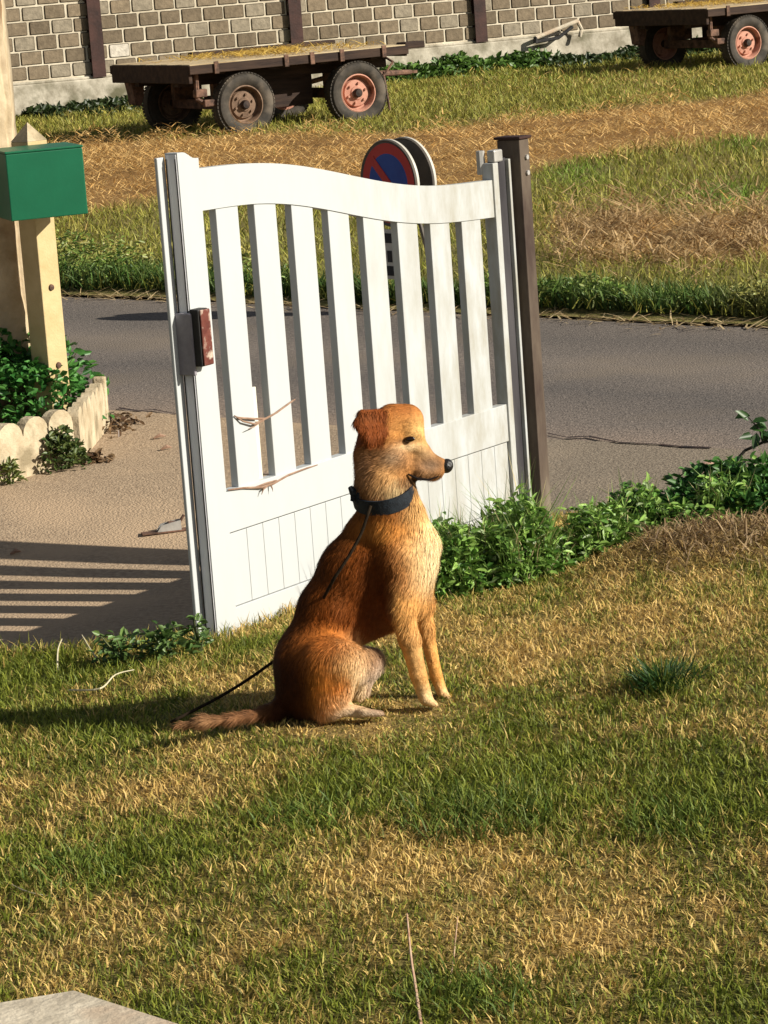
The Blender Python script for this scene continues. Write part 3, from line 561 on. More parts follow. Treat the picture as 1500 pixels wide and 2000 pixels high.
# ------------------------------------------------------------------ no-parking sign
sb = gp(785, 606); SA = radians(51)
sg = empty("no_parking_sign", (sb[0], sb[1], 0.0), -SA); tag(sg, "round red and blue no parking sign on a low folding stand behind the gate", "road sign")
sc_ = dp(759, 358, sb[1] - 0.03); cz = sc_[2]
off = np.array([sc_[0] - sb[0], sc_[1] - sb[1]]); lx = off[0] * cos(SA) - off[1] * sin(SA); ly = off[0] * sin(SA) + off[1] * cos(SA)
def disc(mb, r0, r1, y, n=56):
    vs = []; fs = []
    for k in range(n):
        q = 2 * pi * k / n; vs += [(lx + r0 * cos(q), y, cz + r0 * sin(q)), (lx + r1 * cos(q), y, cz + r1 * sin(q))]
    for k in range(n): k2 = (k + 1) % n; fs.append([2 * k, 2 * k + 1, 2 * k2 + 1, 2 * k2])
    mb.add(vs, fs)
R_ = 0.225
for yb, nm in ((ly, "front_disc"), (ly + 0.115, "rear_disc")):
    d0 = empty(nm, (0, 0, 0)); d0.parent = sg
    mb = MB(); mb.lathe([(0.001, yb + 0.002), (R_ - 0.012, yb + 0.002), (R_ - 0.004, yb - 0.006), (R_, yb), (R_, yb + 0.02), (R_ - 0.006, yb + 0.022), (0.001, yb + 0.018)], 56, 'Y', (lx, 0, cz)); mb.build("plate", M_SIGNGREY, d0, True)
    mb = MB(); mb.lathe([(R_ + 0.002, yb + 0.004), (R_ + 0.002, yb + 0.018), (R_ - 0.003, yb + 0.018), (R_ - 0.003, yb + 0.004)], 56, 'Y', (lx, 0, cz), close=True); mb.build("rim", M_SIGNRIM, d0, True)
    if nm == "front_disc":
        mb = MB(); disc(mb, 0.0, R_ - 0.072, yb - 0.001); mb.build("blue_field", M_SIGNBLUE, d0)
        mb = MB(); disc(mb, R_ - 0.072, R_ - 0.018, yb - 0.001); Mx = Matrix.Translation((lx, 0, cz)) @ Matrix.Rotation(radians(45), 4, 'Y')
        mb.box(-(R_ - 0.05), R_ - 0.05, yb - 0.004, yb - 0.002, -0.022, 0.022, M=Mx); mb.build("red_ring", M_SIGNRED, d0)
mb = MB()
for yy in (ly + 0.03, ly + 0.10):
    for xx in (-0.10, 0.10): mb.tube([(lx + xx * 0.8, yy, cz - 0.12), (lx + xx * 1.6, yy + (yy - ly - 0.065) * 2.0, 0.0)], 0.012, 6)
mb.build("stand", M_SIGNGREY, sg)
mb = MB(); mb.box(lx - 0.13, lx + 0.13, ly - 0.002, ly + 0.012, cz - 0.50, cz - 0.24, 0.003); mb.build("lower_plate", M_SIGNRIM, sg)
mb = MB(); mb.box(lx - 0.11, lx + 0.11, ly - 0.006, ly - 0.003, cz - 0.48, cz - 0.43); mb.box(lx - 0.11, lx + 0.11, ly - 0.006, ly - 0.003, cz - 0.31, cz - 0.26)
for i in range(4): mb.box(lx - 0.1 + i * 0.054, lx - 0.065 + i * 0.054, ly - 0.006, ly - 0.003, cz - 0.41, cz - 0.35)
mb.build("dark_marks", M_BLACK, sg)
# plank on the lane's edge
p = gp(600, 588); q = gp(735, 586); d = q - p; an = math.atan2(d[1], d[0])
mb = MB(); mb.box(0, float(np.linalg.norm(d)), -0.04, 0.04, 0, 0.028, 0.004); o = mb.build("plank", M_PINK, loc=(p[0], p[1], 0.002), rz=an); tag(o, "faded red plank lying on the lane's far edge behind the gate", "plank")

# ------------------------------------------------------------------ white gate
gate = empty("garden_gate", (GATE_A[0], GATE_A[1], 0.0), GATE_ANG); tag(gate, "open white garden gate with curved top rail and grimy slats", "gate")
TOP = np.array([(.16, 1.334), (.328, 1.329), (.517, 1.311), (.71, 1.279), (.91, 1.232), (1.091, 1.192), (1.253, 1.168), (1.449, 1.150), (1.645, 1.142)])
BOT = np.array([(.16, 1.217), (.313, 1.214), (.478, 1.201), (.647, 1.175), (.845, 1.131), (1.024, 1.088), (1.294, 1.047), (1.493, 1.031), (1.645, 1.024)])
def smooth_curve(P, n=40):
    c = np.polyfit(P[:, 0], P[:, 1], 6); s = np.linspace(P[0, 0], P[-1, 0], n); return s, np.polyval(c, s)
ts, tz = smooth_curve(TOP); bs, bz = smooth_curve(BOT)
# grimy white: dirt grows toward the hinge end
m, t, b = new_mat("grimy_white_pvc"); L = t.links.new; tc = N(t, "ShaderNodeTexCoord"); sp = N(t, "ShaderNodeSeparateXYZ"); L(tc.outputs["Object"], sp.inputs[0])
mr = N(t, "ShaderNodeMapRange"); mr.inputs[1].default_value = 0.7; mr.inputs[2].default_value = 1.7; mr.inputs[3].default_value = 0.07; mr.inputs[4].default_value = 0.95; L(sp.outputs[0], mr.inputs[0])
mp = N(t, "ShaderNodeMapping"); mp.inputs["Scale"].default_value = (14, 14, 4); L(tc.outputs["Object"], mp.inputs[0]); n1 = N(t, "ShaderNodeTexNoise"); n1.inputs["Scale"].default_value = 1.0; n1.inputs["Detail"].default_value = 9; n1.inputs["Roughness"].default_value = 0.7; L(mp.outputs[0], n1.inputs["Vector"])
r1 = N(t, "ShaderNodeValToRGB"); r1.color_ramp.elements[0].position = 0.36; r1.color_ramp.elements[1].position = 0.66; L(n1.outputs[0], r1.inputs[0])
mm = N(t, "ShaderNodeMath", operation='MULTIPLY'); L(r1.outputs[0], mm.inputs[0]); L(mr.outputs[0], mm.inputs[1])
mx = N(t, "ShaderNodeMixRGB"); L(mm.outputs[0], mx.inputs[0]); mx.inputs[1].default_value = (0.51, 0.53, 0.535, 1); mx.inputs[2].default_value = (0.33, 0.305, 0.24, 1); L(mx.outputs[0], b.inputs["Base Color"]); b.inputs["Roughness"].default_value = 0.42; b.inputs["Specular IOR Level"].default_value = 0.3
M_GRIMY = m
s0, s1 = 0.075, 0.166; cv = [(s1 - (s1 - s0) * k / 8, 1.364 + 0.022 * float(sstep(0.15, 0.75, k / 8))) for k in range(9)]
mb = MB(); mb.prism([(s0, 0.004), (s1, 0.004)] + cv, 0.0, 0.044); mb.build("stile", M_GRIMY, gate)
mb = MB(); mb.box(s0 - 0.0025, s0, 0.004, 0.040, 0.01, 1.382); mb.build("end_profile", M_GREYEND, gate)
mb = MB(); mb.box(s0 - 0.034, s0 - 0.0, 0.0445, 0.056, 0.006, 1.376, 0.003); mb.build("cover_strip", M_GRIMY, gate)
mb = MB(); mb.box(s0 - 0.005, s0 - 0.003, 0.0045, 0.0075, 0.012, 1.37); mb.box(s0 - 0.005, s0 - 0.003, 0.037, 0.0395, 0.012, 1.37); mb.build("seal", M_BLACK, gate)
hs_ = empty("stile", (0, 0, 0)); hs_.parent = gate
mb = MB(); mb.box(1.638, 1.668, 0.0, 0.044, 0.004, 1.195, 0.002); mb.box(1.728, 1.740, -0.001, 0.044, 0.004, 1.20, 0.002); mb.build("channel_lips", M_GRIMY, hs_)
mb = MB(); mb.box(1.6685, 1.7275, 0.012, 0.040, 0.004, 1.205); mb.build("channel_insert", mat_noise("dark_channel", (0.035, 0.032, 0.036), (0.075, 0.07, 0.075), 8, 0.5, stretch=(1, 1, 0.2)), hs_)
mb = MB(); mb.prism(list(zip(bs, bz)) + list(zip(ts[::-1], tz[::-1])), 0.006, 0.040); mb.build("top_rail", M_GRIMY, gate)
mb = MB(); mb.box(0.167, 1.637, 0.006, 0.040, 0.300, 0.421, 0.002); mb.build("middle_rail", M_GRIMY, gate)
mb = MB(); xx = 0.167; k = 0
while xx < 1.63:
    w_ = 0.093 if k == 0 else 0.0765; mb.box(xx, min(xx + w_ - 0.0013, 1.637), 0.013, 0.032, 0.085, 0.296, 0.0015); xx += w_; k += 1
mb.box(0.170, 1.634, 0.0165, 0.0300, 0.087, 0.294); mb.build("bottom_panel", M_GRIMY, gate)
mb = MB(); mb.box(0.167, 1.637, 0.009, 0.038, 0.006, 0.083, 0.002); mb.build("bottom_rail", M_GRIMY, gate)
for i in range(8):
    a = 0.236 + 0.1741 * i; w_ = 0.100 + 0.001 * i; zt = min(float(np.interp(a, bs, bz)), float(np.interp(a + w_, bs, bz))) + 0.03
    mb = MB(); mb.box(a, a + w_, 0.010, 0.036, 0.419, zt, 0.002); mb.build("slat", M_GRIMY, gate)
mb = MB(); mb.box(0.322, 0.372, 0.026, 0.035, 0.419, 0.688, 0.002); o = mb.build("broken_slat_stub", mat_noise("yellowed_pvc", (0.58, 0.55, 0.42), (0.75, 0.73, 0.64), 12, 0.6, stretch=(1, 1, 0.2)), gate)
lk = empty("lock", (0, 0, 0)); lk.parent = gate
mb = MB(); mb.box(0.066, 0.112, -0.034, -0.001, 0.795, 0.955, 0.004); mb.build("lock_case", M_BLACK, lk)
mb = MB(); mb.box(0.070, 0.112, -0.040, -0.0345, 0.797, 0.953, 0.003); mb.build("lock_face", M_LOCKRED, lk)
mb = MB(); mb.box(0.060, 0.0715, -0.010, 0.05, 0.77, 0.945, 0.004); mb.build("strike_plate", M_LILAC, lk)
mb = MB(); mb.box(1.65, 1.70, 0.0, 0.03, 1.196, 1.235, 0.005); mb.tube([(1.645, 0.05, 1.16), (1.645, 0.05, 1.235)], 0.014, 8); mb.build("hinge", M_METAL, gate)
# ------------------------------------------------------------------ brown steel gate post
def g2w(s, n_, z=0.0): return (GATE_A[0] + GD[0] * s + GN[0] * n_, GATE_A[1] + GD[1] * s + GN[1] * n_, z)
post = empty("gate_post", g2w(1.752 + 0.028, -0.012), GATE_ANG); tag(post, "brown square steel post with a flat cap plate at the gate's hinge end", "post")
mb = MB(); mb.box(-0.028, 0.028, -0.043, 0.043, -0.3, 1.258, 0.003); mb.build("shaft", M_STEEL, post)
mb = MB(); mb.box(-0.036, 0.036, -0.050, 0.050, 1.259, 1.268, 0.002); mb.build("cap_plate", M_DARKSTEEL, post)
for zz in (1.20, 1.15):
    mb = MB(); mb.tube([(0.006, -0.0432, zz), (0.006, -0.050, zz)], 0.008, 8); mb.build("bolt", M_METAL, post)
# ------------------------------------------------------------------ dry vines on the gate
def gl_pt(px, py, yoff):   # on the gate plane, local coordinates
    n3 = np.array([GN[0], GN[1], 0]); A = np.array([GATE_A[0], GATE_A[1], 0]); d = ray(px, py); t = ((A - _C) @ n3 - yoff) / (d @ n3); q = _C + d * t - A; return (q[0] * GD[0] + q[1] * GD[1], yoff, q[2])
vn = empty("dry_vine", (GATE_A[0], GATE_A[1], 0.0), GATE_ANG); tag(vn, "dry vine strand twisted round two slats of the white gate", "vine")
mb = MB()
mb.tube([gl_pt(450, 812, 0.03), gl_pt(466, 816, 0.004), gl_pt(495, 818, 0.002), gl_pt(518, 818, 0.006), gl_pt(540, 806, 0.0), gl_pt(570, 784, 0.004), gl_pt(576, 780, 0.03)], [0.002, .003, .003, .0035, .003, .0025, .002], 6)
mb.tube([gl_pt(458, 812, 0.006), gl_pt(475, 823, 0.0), gl_pt(497, 828, -0.002), gl_pt(512, 822, 0.0), gl_pt(521, 816, 0.006)], [0.002, .0025, .003, .003, .002], 6)
mb.tube([gl_pt(512, 822, 0.0), gl_pt(497, 833, -0.004), gl_pt(485, 838, -0.008)], [0.0022, 0.0018, 0.001], 5)
mb.build("tendril", M_VINE, vn)
vn = empty("dry_vine", (GATE_A[0], GATE_A[1], 0.0), GATE_ANG); tag(vn, "dry vine strand lying along the gate's middle rail below the slats", "vine")
mb = MB(); mb.tube([gl_pt(445, 957, 0.0), gl_pt(475, 953, 0.002), gl_pt(510, 952, -0.002), gl_pt(535, 944, 0.0), gl_pt(565, 927, -0.001), gl_pt(600, 914, 0.002), gl_pt(620, 908, 0.006)], [0.002, .003, .0035, .0035, .003, .0025, .0015], 6)
mb.tube([gl_pt(524, 948, -0.001), gl_pt(514, 956, -0.006), gl_pt(511, 966, -0.006)], [.003, .0025, .001], 5); mb.tube([gl_pt(528, 946, -0.001), gl_pt(532, 954, -0.006), gl_pt(533, 960, -0.008)], [.003, .002, .001], 5)
mb.tube([gl_pt(500, 951, 0), gl_pt(520, 944, -0.003), gl_pt(540, 938, 0.0)], [.002, .003, .002], 5); mb.build("tendril", M_VINE, vn)

# ------------------------------------------------------------------ mailbox, its post, stone pillar
PB = dp(108, 812, 12.1); pbz = 0.0
mpost = empty("concrete_post", (PB[0], 12.08, 0.0), radians(47)); tag(mpost, "cream concrete post with a pointed cap carrying the green mailbox", "post")
mb = MB(); hw = 0.052; hp = 1.215
mb.box(-hw, hw, -hw, hw, -0.05, hp, 0.004); mb.build("shaft", M_WOODP, mpost)
mb = MB(); mb.add([(-hw, -hw, hp), (hw, -hw, hp), (hw, hw, hp), (-hw, hw, hp), (0, 0, hp + 0.075)], [[0, 1, 4], [1, 2, 4], [2, 3, 4], [3, 0, 4], [3, 2, 1, 0]]); mb.build("pointed_cap", M_CREAM, mpost)
for zz in (0.62, 0.30):
    mb = MB(); mb.lathe([(0.014, 0), (0.012, -0.006), (0.001, -0.008)], 12, 'Y', (0.0, -hw - 0.0005, zz)); mb.build("bolt", M_RUST, mpost, True)
MBA = radians(19); mc = dp(98, 425, 11.72)
mbx = empty("mailbox", (mc[0], mc[1], mc[2]), MBA); tag(mbx, "dark green metal mailbox fixed to the cream concrete post", "mailbox")
mb = MB(); mb.box(-0.155, 0.155, 0.0, 0.28, 0.0, 0.262, 0.004); mb.build("body", M_GREEN, mbx)
mb = MB(); mb.box(-0.158, 0.158, -0.003, 0.283, 0.2625, 0.272, 0.003); mb.build("lid", M_GREEN, mbx)
pl = dp(60, 560, 12.2); plc = pl[0]
pil = empty("stone_pillar", (plc - 0.235, 12.375, 0.0), radians(4)); tag(pil, "tall rough cream stone pillar behind the green mailbox", "pillar")
bm = bmesh.new(); bmesh.ops.create_cube(bm, size=1)
for v in bm.verts: v.co = (v.co.x * 0.42, v.co.y * 0.42, (v.co.z + 0.5) * 2.5 - 0.05)
bmesh.ops.bevel(bm, geom=[e for e in bm.edges if abs(e.verts[0].co.z - e.verts[1].co.z) > 1], offset=0.025, segments=3, affect='EDGES')
for i in range(60): bmesh.ops.bisect_plane(bm, geom=bm.verts[:] + bm.edges[:] + bm.faces[:], plane_co=(0, 0, -0.04 + i * 0.042), plane_no=(0, 0, 1))
for v in bm.verts:
    k = float(fbm(np.array(v.co.x * 6 + v.co.z * 3), np.array(v.co.z * 5 + v.co.y * 6), 5)) - 0.5; v.co.x += k * 0.03; v.co.y += k * 0.03
me = bpy.data.meshes.new("shaft"); bm.to_mesh(me); bm.free(); link_mesh("shaft", me, M_STONEP, pil, True)

# ------------------------------------------------------------------ scalloped planter border with plants
def scallop(root, n, wl, hgt, y0, y1, name="scallop_panel"):
    poly = [(0, -0.05), (n * wl, -0.05)]
    for i in range(n - 1, -1, -1):
        for k in range(9):
            q = pi * k / 8; poly.append((i * wl + wl / 2 + cos(q) * wl * 0.49, hgt - wl * 0.42 + sin(q) * wl * 0.42))
    mb = MB(); mb.prism(poly, y0, y1); mb.build(name, M_CREAM, root)
e0 = gp(142, 905); e1 = gp(0, 947); d = e0 - e1; an = math.atan2(d[1], d[0])
st = e0 - d / np.linalg.norm(d) * 0.150 * 5
br_ = empty("border_edging", (st[0], st[1], 0.0), an); tag(br_, "scalloped cream concrete edging along the front of the plant bed", "garden edging", "scalloped bed edging"); scallop(br_, 5, 0.150, 0.225, -0.02, 0.025)
c0 = gp(150, 903); c1 = gp(199, 842); d = c1 - c0; an = math.atan2(d[1], d[0])
br2 = empty("border_edging", (c0[0], c0[1], 0.0), an); tag(br2, "scalloped cream concrete edging turning the corner toward the lane", "garden edging", "scalloped bed edging"); nn = 6; scallop(br2, nn, float(np.linalg.norm(d)) / nn, 0.21, -0.022, 0.022); mb = MB(); ll = float(np.linalg.norm(d)); mb.box(ll + 0.002, ll + 0.05, -0.03, 0.022, -0.05, 0.225, 0.008); mb.build('end_post', M_CREAM, br2)
# plants in the bed
bc = gp(70, 870)
plant("bed_plant", "lush green leafy plant filling the scalloped bed below the mailbox", "plant", (bc[0] - 0.06, bc[1] + 0.28, 0.0), 3000, 0.34, 0.36, 0.046, greens(3000, (0.03, 0.13, 0.024), (0.11, 0.29, 0.06)), 10, ry=0.34)
plant("bed_plant", "smaller leafy plant climbing by the stone pillar foot in the bed", "plant", (bc[0] - 0.12, bc[1] + 0.72, 0.0), 500, 0.16, 0.46, 0.05, greens(500, (0.025, 0.075, 0.02), (0.07, 0.15, 0.03)), 6)
wp = gp(125, 915); plant("weed_plant", "low weed growing at the foot of the scalloped edging", "weed", (wp[0], wp[1] - 0.03, 0.0), 420, 0.10, 0.12, 0.032, greens(420, (0.04, 0.08, 0.02), (0.12, 0.15, 0.04)), 5)
wp = gp(25, 945); plant("weed_plant", "tiny weed sprig beside the edging near the frame's left side", "weed", (wp[0], wp[1] - 0.02, 0.0), 90, 0.04, 0.07, 0.028, greens(90, (0.08, 0.12, 0.02), (0.17, 0.19, 0.05)), 4)
# dead leaves on the apron
def leaf_heap(label, px, py, n, rx, ry):
    c = gp(px, py); P = np.stack([c[0] + RNG.normal(0, rx, n), c[1] + RNG.normal(0, ry, n), 0.008 + np.abs(RNG.normal(0, 0.012, n))], -1)
    col = mixc((0.07, 0.035, 0.018), (0.26, 0.17, 0.09), RNG.random(n)); o = foliage("dead_leaves", P, RNG.uniform(0.02, 0.045, n), RNG.uniform(0.012, 0.025, n), col, upb=1.2); tag(o, label, "dead leaves", None, "stuff")
leaf_heap("brown dead leaves gathered at the far corner of the bed edging", 225, 835, 130, 0.05, 0.12)
leaf_heap("brown dead leaves at the near corner of the bed edging", 180, 905, 90, 0.035, 0.03)
for lab, px, py, s_ in (("single dark curled leaf on the driveway left of the gate", 28, 1058, 0.03), ("thin dark twig on the driveway above the metal stop", 312, 858, 0.04), ("small dry leaf on the driveway near the gate stile", 325, 880, 0.035)):
    c = gp(px, py, -0.11 if py > 1000 else 0.0); c = gp(px, py, float(drive_z(c[1]))); mb = MB(); mb.tube([(-s_ * .6, 0, 0.004), (0, s_ * .35, 0.012), (s_ * .6, s_ * .6, 0.006)], [0.003, 0.009, 0.002], 6); o = mb.build("dead_leaf", M_VINE, loc=(c[0], c[1], float(drive_z(c[1])) + 0.002)); tag(o, lab, "leaf")
# crack lines in the apron
for lab, pts in (("dark crack across the apron left of the gate", [(232, 800), (270, 806), (300, 803), (345, 812)]), ("dark crack in the apron right of the gate post", [(1070, 850), (1110, 858), (1150, 856), (1210, 868), (1290, 872), (1330, 876), (1390, 878)])):
    mb = MB()
    for a, b_ in zip(pts[:-1], pts[1:]):
        A, B = gp(*a), gp(*b_); w_ = 0.02 * random.uniform(0.5, 1.2); mb.add([(A[0], A[1] - w_, 0.008), (B[0], B[1] - w_ * .6, 0.008), (B[0], B[1] + w_ * .6, 0.008), (A[0], A[1] + w_, 0.008)], [[0, 1, 2, 3]])
    o = mb.build("road_crack", M_VINE if False else M_HUB); tag(o, lab, None, None, "structure")
# metal gate stop on the drive
zz = -0.1
for _i in range(8): c = gp(326, 1037, zz); zz = float(drive_z(c[1]))
gs = empty("gate_stop", (c[0], c[1], zz + 0.001), radians(12)); tag(gs, "small metal gate stop fixed to the driveway left of the gate", "gate stop")
mb = MB(); mb.box(-0.09, 0.07, -0.02, 0.02, 0, 0.006, 0.001); mb.build("base_plate", M_RUST, gs)
mb = MB(); mb.prism([(-0.035, 0.006), (0.05, 0.006), (0.05, 0.04), (-0.02, 0.028)], -0.018, -0.012); mb.prism([(-0.035, 0.006), (0.05, 0.006), (0.05, 0.04), (-0.02, 0.028)], 0.012, 0.018); mb.build("cheek", M_METAL, gs)
mb = MB(); mb.box(0.005, 0.035, -0.011, 0.011, 0.007, 0.036, 0.003); mb.tube([(0.04, 0, 0.02), (0.065, 0, 0.055)], 0.005, 6); mb.build("catch", M_RUST, gs)
# stone slab at the bottom left
zt = 0.10; a = gp(148, 1931, zt); b_ = gp(-60, 1965, zt); c = gp(420, 2018, zt)
u = b_ - a; v = c - a; u /= np.linalg.norm(u); v /= np.linalg.norm(v); A = a; B = a + v * 0.9; Cc = a + u * 0.8
poly = [A, B, B + u * 0.8, Cc]
bm = bmesh.new(); vs = [bm.verts.new((float(p_[0] - a[0]), float(p_[1] - a[1]), 0.0)) for p_ in poly]; f = bm.faces.new(vs); r_ = bmesh.ops.extrude_face_region(bm, geom=[f]); 
for e in r_["geom"]:
    if isinstance(e, bmesh.types.BMVert): e.co.z += zt
bmesh.ops.recalc_face_normals(bm, faces=bm.faces); bmesh.ops.bevel(bm, geom=bm.edges[:], offset=0.008, segments=2, affect='EDGES')
me = bpy.data.meshes.new("stone_slab"); bm.to_mesh(me); bm.free(); o = link_mesh("stone_slab", me, M_SLAB, loc=(a[0], a[1], 0.0)); tag(o, "pale limestone slab corner on the grass at the bottom left", "stone slab")

# ------------------------------------------------------------------ right-hand weeds and shrubs
n = 11000
px = RNG.uniform(850, 1640, n) ; u0_ = RNG.random(n); px = np.where(u0_ < 0.45, RNG.uniform(845, 1085, n), px)
py0 = np.interp(px, [850, 1000, 1180, 1300, 1500, 1640], [1172, 1152, 1112, 1084, 1056, 1040]); B0 = np.array([gp(a, b, 0.07) for a, b in zip(px, py0)])
t = RNG.random(n) ** 1.1; B0[:, 1] += t * np.interp(px, [850, 1050, 1200, 1640], [0.5, 0.45, 0.35, 0.35]); u = RNG.random(n)
clump = fbm(B0[:, 0] * 9, B0[:, 1] * 5, 71, 3)
hm = np.interp(px, [850, 880, 960, 1040, 1090, 1180, 1300, 1640], [0.09, 0.16, 0.19, 0.18, 0.11, 0.08, 0.09, 0.09]) * (0.25 + 1.35 * sstep(0.25, 0.72, clump)) * sstep(-0.04, 0.10, t)
side = (B0[:, 0] - GATE_A[0]) * GN[0] + (B0[:, 1] - GATE_A[1]) * GN[1]; k = ((side > 0.02) | (B0[:, 0] > 0.47)) & ((clump > 0.40) | (RNG.random(n) < 0.3)); B0, hm, u, px = B0[k], hm[k], u[k], px[k]; n = len(B0)
P = B0.copy(); P[:, 2] = np.maximum(lawn_z(B0[:, 0], B0[:, 1]), 0.01) + u ** 0.9 * hm
cc = greens(n, (0.08, 0.20, 0.03), (0.30, 0.46, 0.10)); cc = mixc(cc, (0.30, 0.36, 0.20), (RNG.random(n) < 0.06) * 0.8)
o = foliage("weeds", P, RNG.uniform(0.018, 0.046, n), RNG.uniform(0.008, 0.019, n), cc, upb=0.35); tag(o, "dense green weeds along the gate foot and the lawn's far edge", "weeds", None, "stuff")
n = 2600; i = RNG.integers(0, len(B0), n); P = B0[i].copy(); P[:, 2] = np.maximum(lawn_z(P[:, 0], P[:, 1]), 0); c = mixc(greens(n, (0.09, 0.18, 0.03), (0.24, 0.34, 0.08)), (0.55, 0.46, 0.24), (RNG.random(n) < 0.18) * 1.0)
o = blades("weed_stalks", P, hm[i] * RNG.uniform(0.8, 1.5, n), RNG.uniform(0.003, 0.006, n), RNG.uniform(0, 2 * pi, n), np.clip(RNG.normal(0.25, 0.2, n), 0, 1), c * 0.8, c, M_GRASS, 0.5); tag(o, "thin stalks and seed stems rising from the weeds", "weeds", None, "stuff")
# dead brown thatch on the bank
n = 2200; x = RNG.uniform(0.74, 1.6, n); y = RNG.normal(8.40, 0.15, n); k = lawn_in(x, y) > 0; x, y = x[k], y[k]; n = len(x); c = mixc((0.14, 0.08, 0.035), (0.52, 0.37, 0.20), RNG.random(n))
o = blades("thatch", np.stack([x, y, lawn_z(x, y) + RNG.random(n) * 0.02], -1), RNG.uniform(0.03, 0.09, n), RNG.uniform(0.003, 0.006, n), RNG.uniform(0, 2 * pi, n), RNG.uniform(0.5, 1.5, n), c * 0.8, c, M_GRASS, 0.8); tag(o, "brown dead thatch on the low bank below the right shrub", "dead grass", None, "stuff")
sh = gp(1410, 1030, 0.11)
plant("shrub", "low dark green shrub on the right beside the lawn bank", "shrub", (sh[0] + 0.06, sh[1] + 0.10, 0.06), 2400, 0.32, 0.20, 0.036, greens(2400, (0.028, 0.10, 0.02), (0.085, 0.21, 0.045)), 12, ry=0.24)
sh = gp(1260, 1045, 0.11)
plant("shrub", "small dark shrub between the gate weeds and the larger shrub", "shrub", (sh[0], sh[1] + 0.08, 0.06), 900, 0.16, 0.15, 0.032, greens(900, (0.035, 0.11, 0.022), (0.10, 0.23, 0.05)), 7, ry=0.16)
# twig shrub at the right edge
b0 = gp(1428, 985, 0.08); ty = b0[1]
tw = empty("twig_sapling", (b0[0], b0[1], 0.05)); tag(tw, "bent dark twig with a few glossy leaves at the right edge", "sapling")
def loc(px, py): return tuple(dp(px, py, ty) - np.array([b0[0], b0[1], 0.05]))
mb = MB(); mb.tube([(0, 0, -0.02), loc(1424, 950), loc(1432, 905), loc(1455, 880), loc(1490, 864), loc(1525, 858)], [0.006, .006, .0055, .005, .0045, .003], 8); mb.tube([loc(1490, 864), loc(1484, 840), loc(1462, 815)], [.004, .003, .0015], 6); mb.build("stem", M_TWIG, tw, True)
pp = [(1462, 822), (1475, 825), (1488, 838), (1478, 845), (1470, 852), (1490, 850), (1498, 836), (1505, 850), (1466, 812), (1512, 838), (1500, 822), (1520, 866)]
P = np.array([loc(a, b) for a, b in pp]); nn = len(P); D = RNG.normal(0, .5, (nn, 3)); D[:, 0] += np.where(np.arange(nn) % 2, 0.7, -0.7); Nn = np.tile([0.2, -0.7, 0.7], (nn, 1)) + RNG.normal(0, .25, (nn, 3))
V, Lq, S, C = leaf_mesh(P, D, Nn, np.full(nn, 0.055), np.full(nn, 0.028), greens(nn, (0.015, 0.045, 0.014), (0.04, 0.10, 0.02))); link_mesh("foliage", raw_mesh("foliage", V, Lq, S, C), M_LEAF, tw)
def rock(name, label, c, sx, sy, sz, mat, seed):
    bm = bmesh.new(); bmesh.ops.create_icosphere(bm, subdivisions=3, radius=1)
    for v in bm.verts:
        k = 1 + 0.45 * (float(fbm(np.array(v.co.x * 1.3 + seed), np.array(v.co.y * 1.3 + v.co.z), seed)) - 0.5); v.co = (v.co.x * sx * k, v.co.y * sy * k, v.co.z * sz * k)
    me = bpy.data.meshes.new(name); bm.to_mesh(me); bm.free(); o = link_mesh(name, me, mat, None, True, loc=c); tag(o, label, "stone")
c = gp(1385, 935, 0.09); rock("garden_stone", "reddish stone behind the dark shrub on the right", (c[0], c[1], 0.09), 0.062, 0.06, 0.055, M_RED_STONE, 3)
# weeds and stalks at the gate's foot
for lab, px, py, n, rad, hg, lf in (("green weed sprig in front of the gate's outer stile", 390, 1285, 60, 0.035, 0.11, 0.026), ("broad leaved weed in the shade left of the gate foot", 330, 1300, 150, 0.07, 0.10, 0.030), ("low weed on the lawn edge midway along the gate shadow", 245, 1300, 130, 0.08, 0.08, 0.028),
                                     ("spiky dark green grass clump right of the dog", 1300, 1400, 0, 0, 0, 0)):
    c = gp(px, py, 0.02)
    if n: plant("weed_plant", lab, "weed", (c[0], c[1], 0.01), n, rad, hg, lf, greens(n, (0.05, 0.11, 0.025), (0.14, 0.22, 0.06)), 5, tall=0.3)
    else:
        n = 260; P = np.stack([RNG.normal(0, 0.03, n), RNG.normal(0, 0.03, n), np.zeros(n)], -1); cc = greens(n, (0.02, 0.06, 0.012), (0.05, 0.11, 0.025)); lz = float(lawn_z(c[0], c[1]))
        o = blades("grass_tuft", P, RNG.uniform(0.05, 0.10, n), RNG.uniform(0.003, 0.006, n), np.arctan2(P[:, 1], P[:, 0]), RNG.uniform(0.3, 1.1, n), cc * 0.7, cc, M_GRASS); o.location = (c[0], c[1], lz); tag(o, lab, "grass tuft")
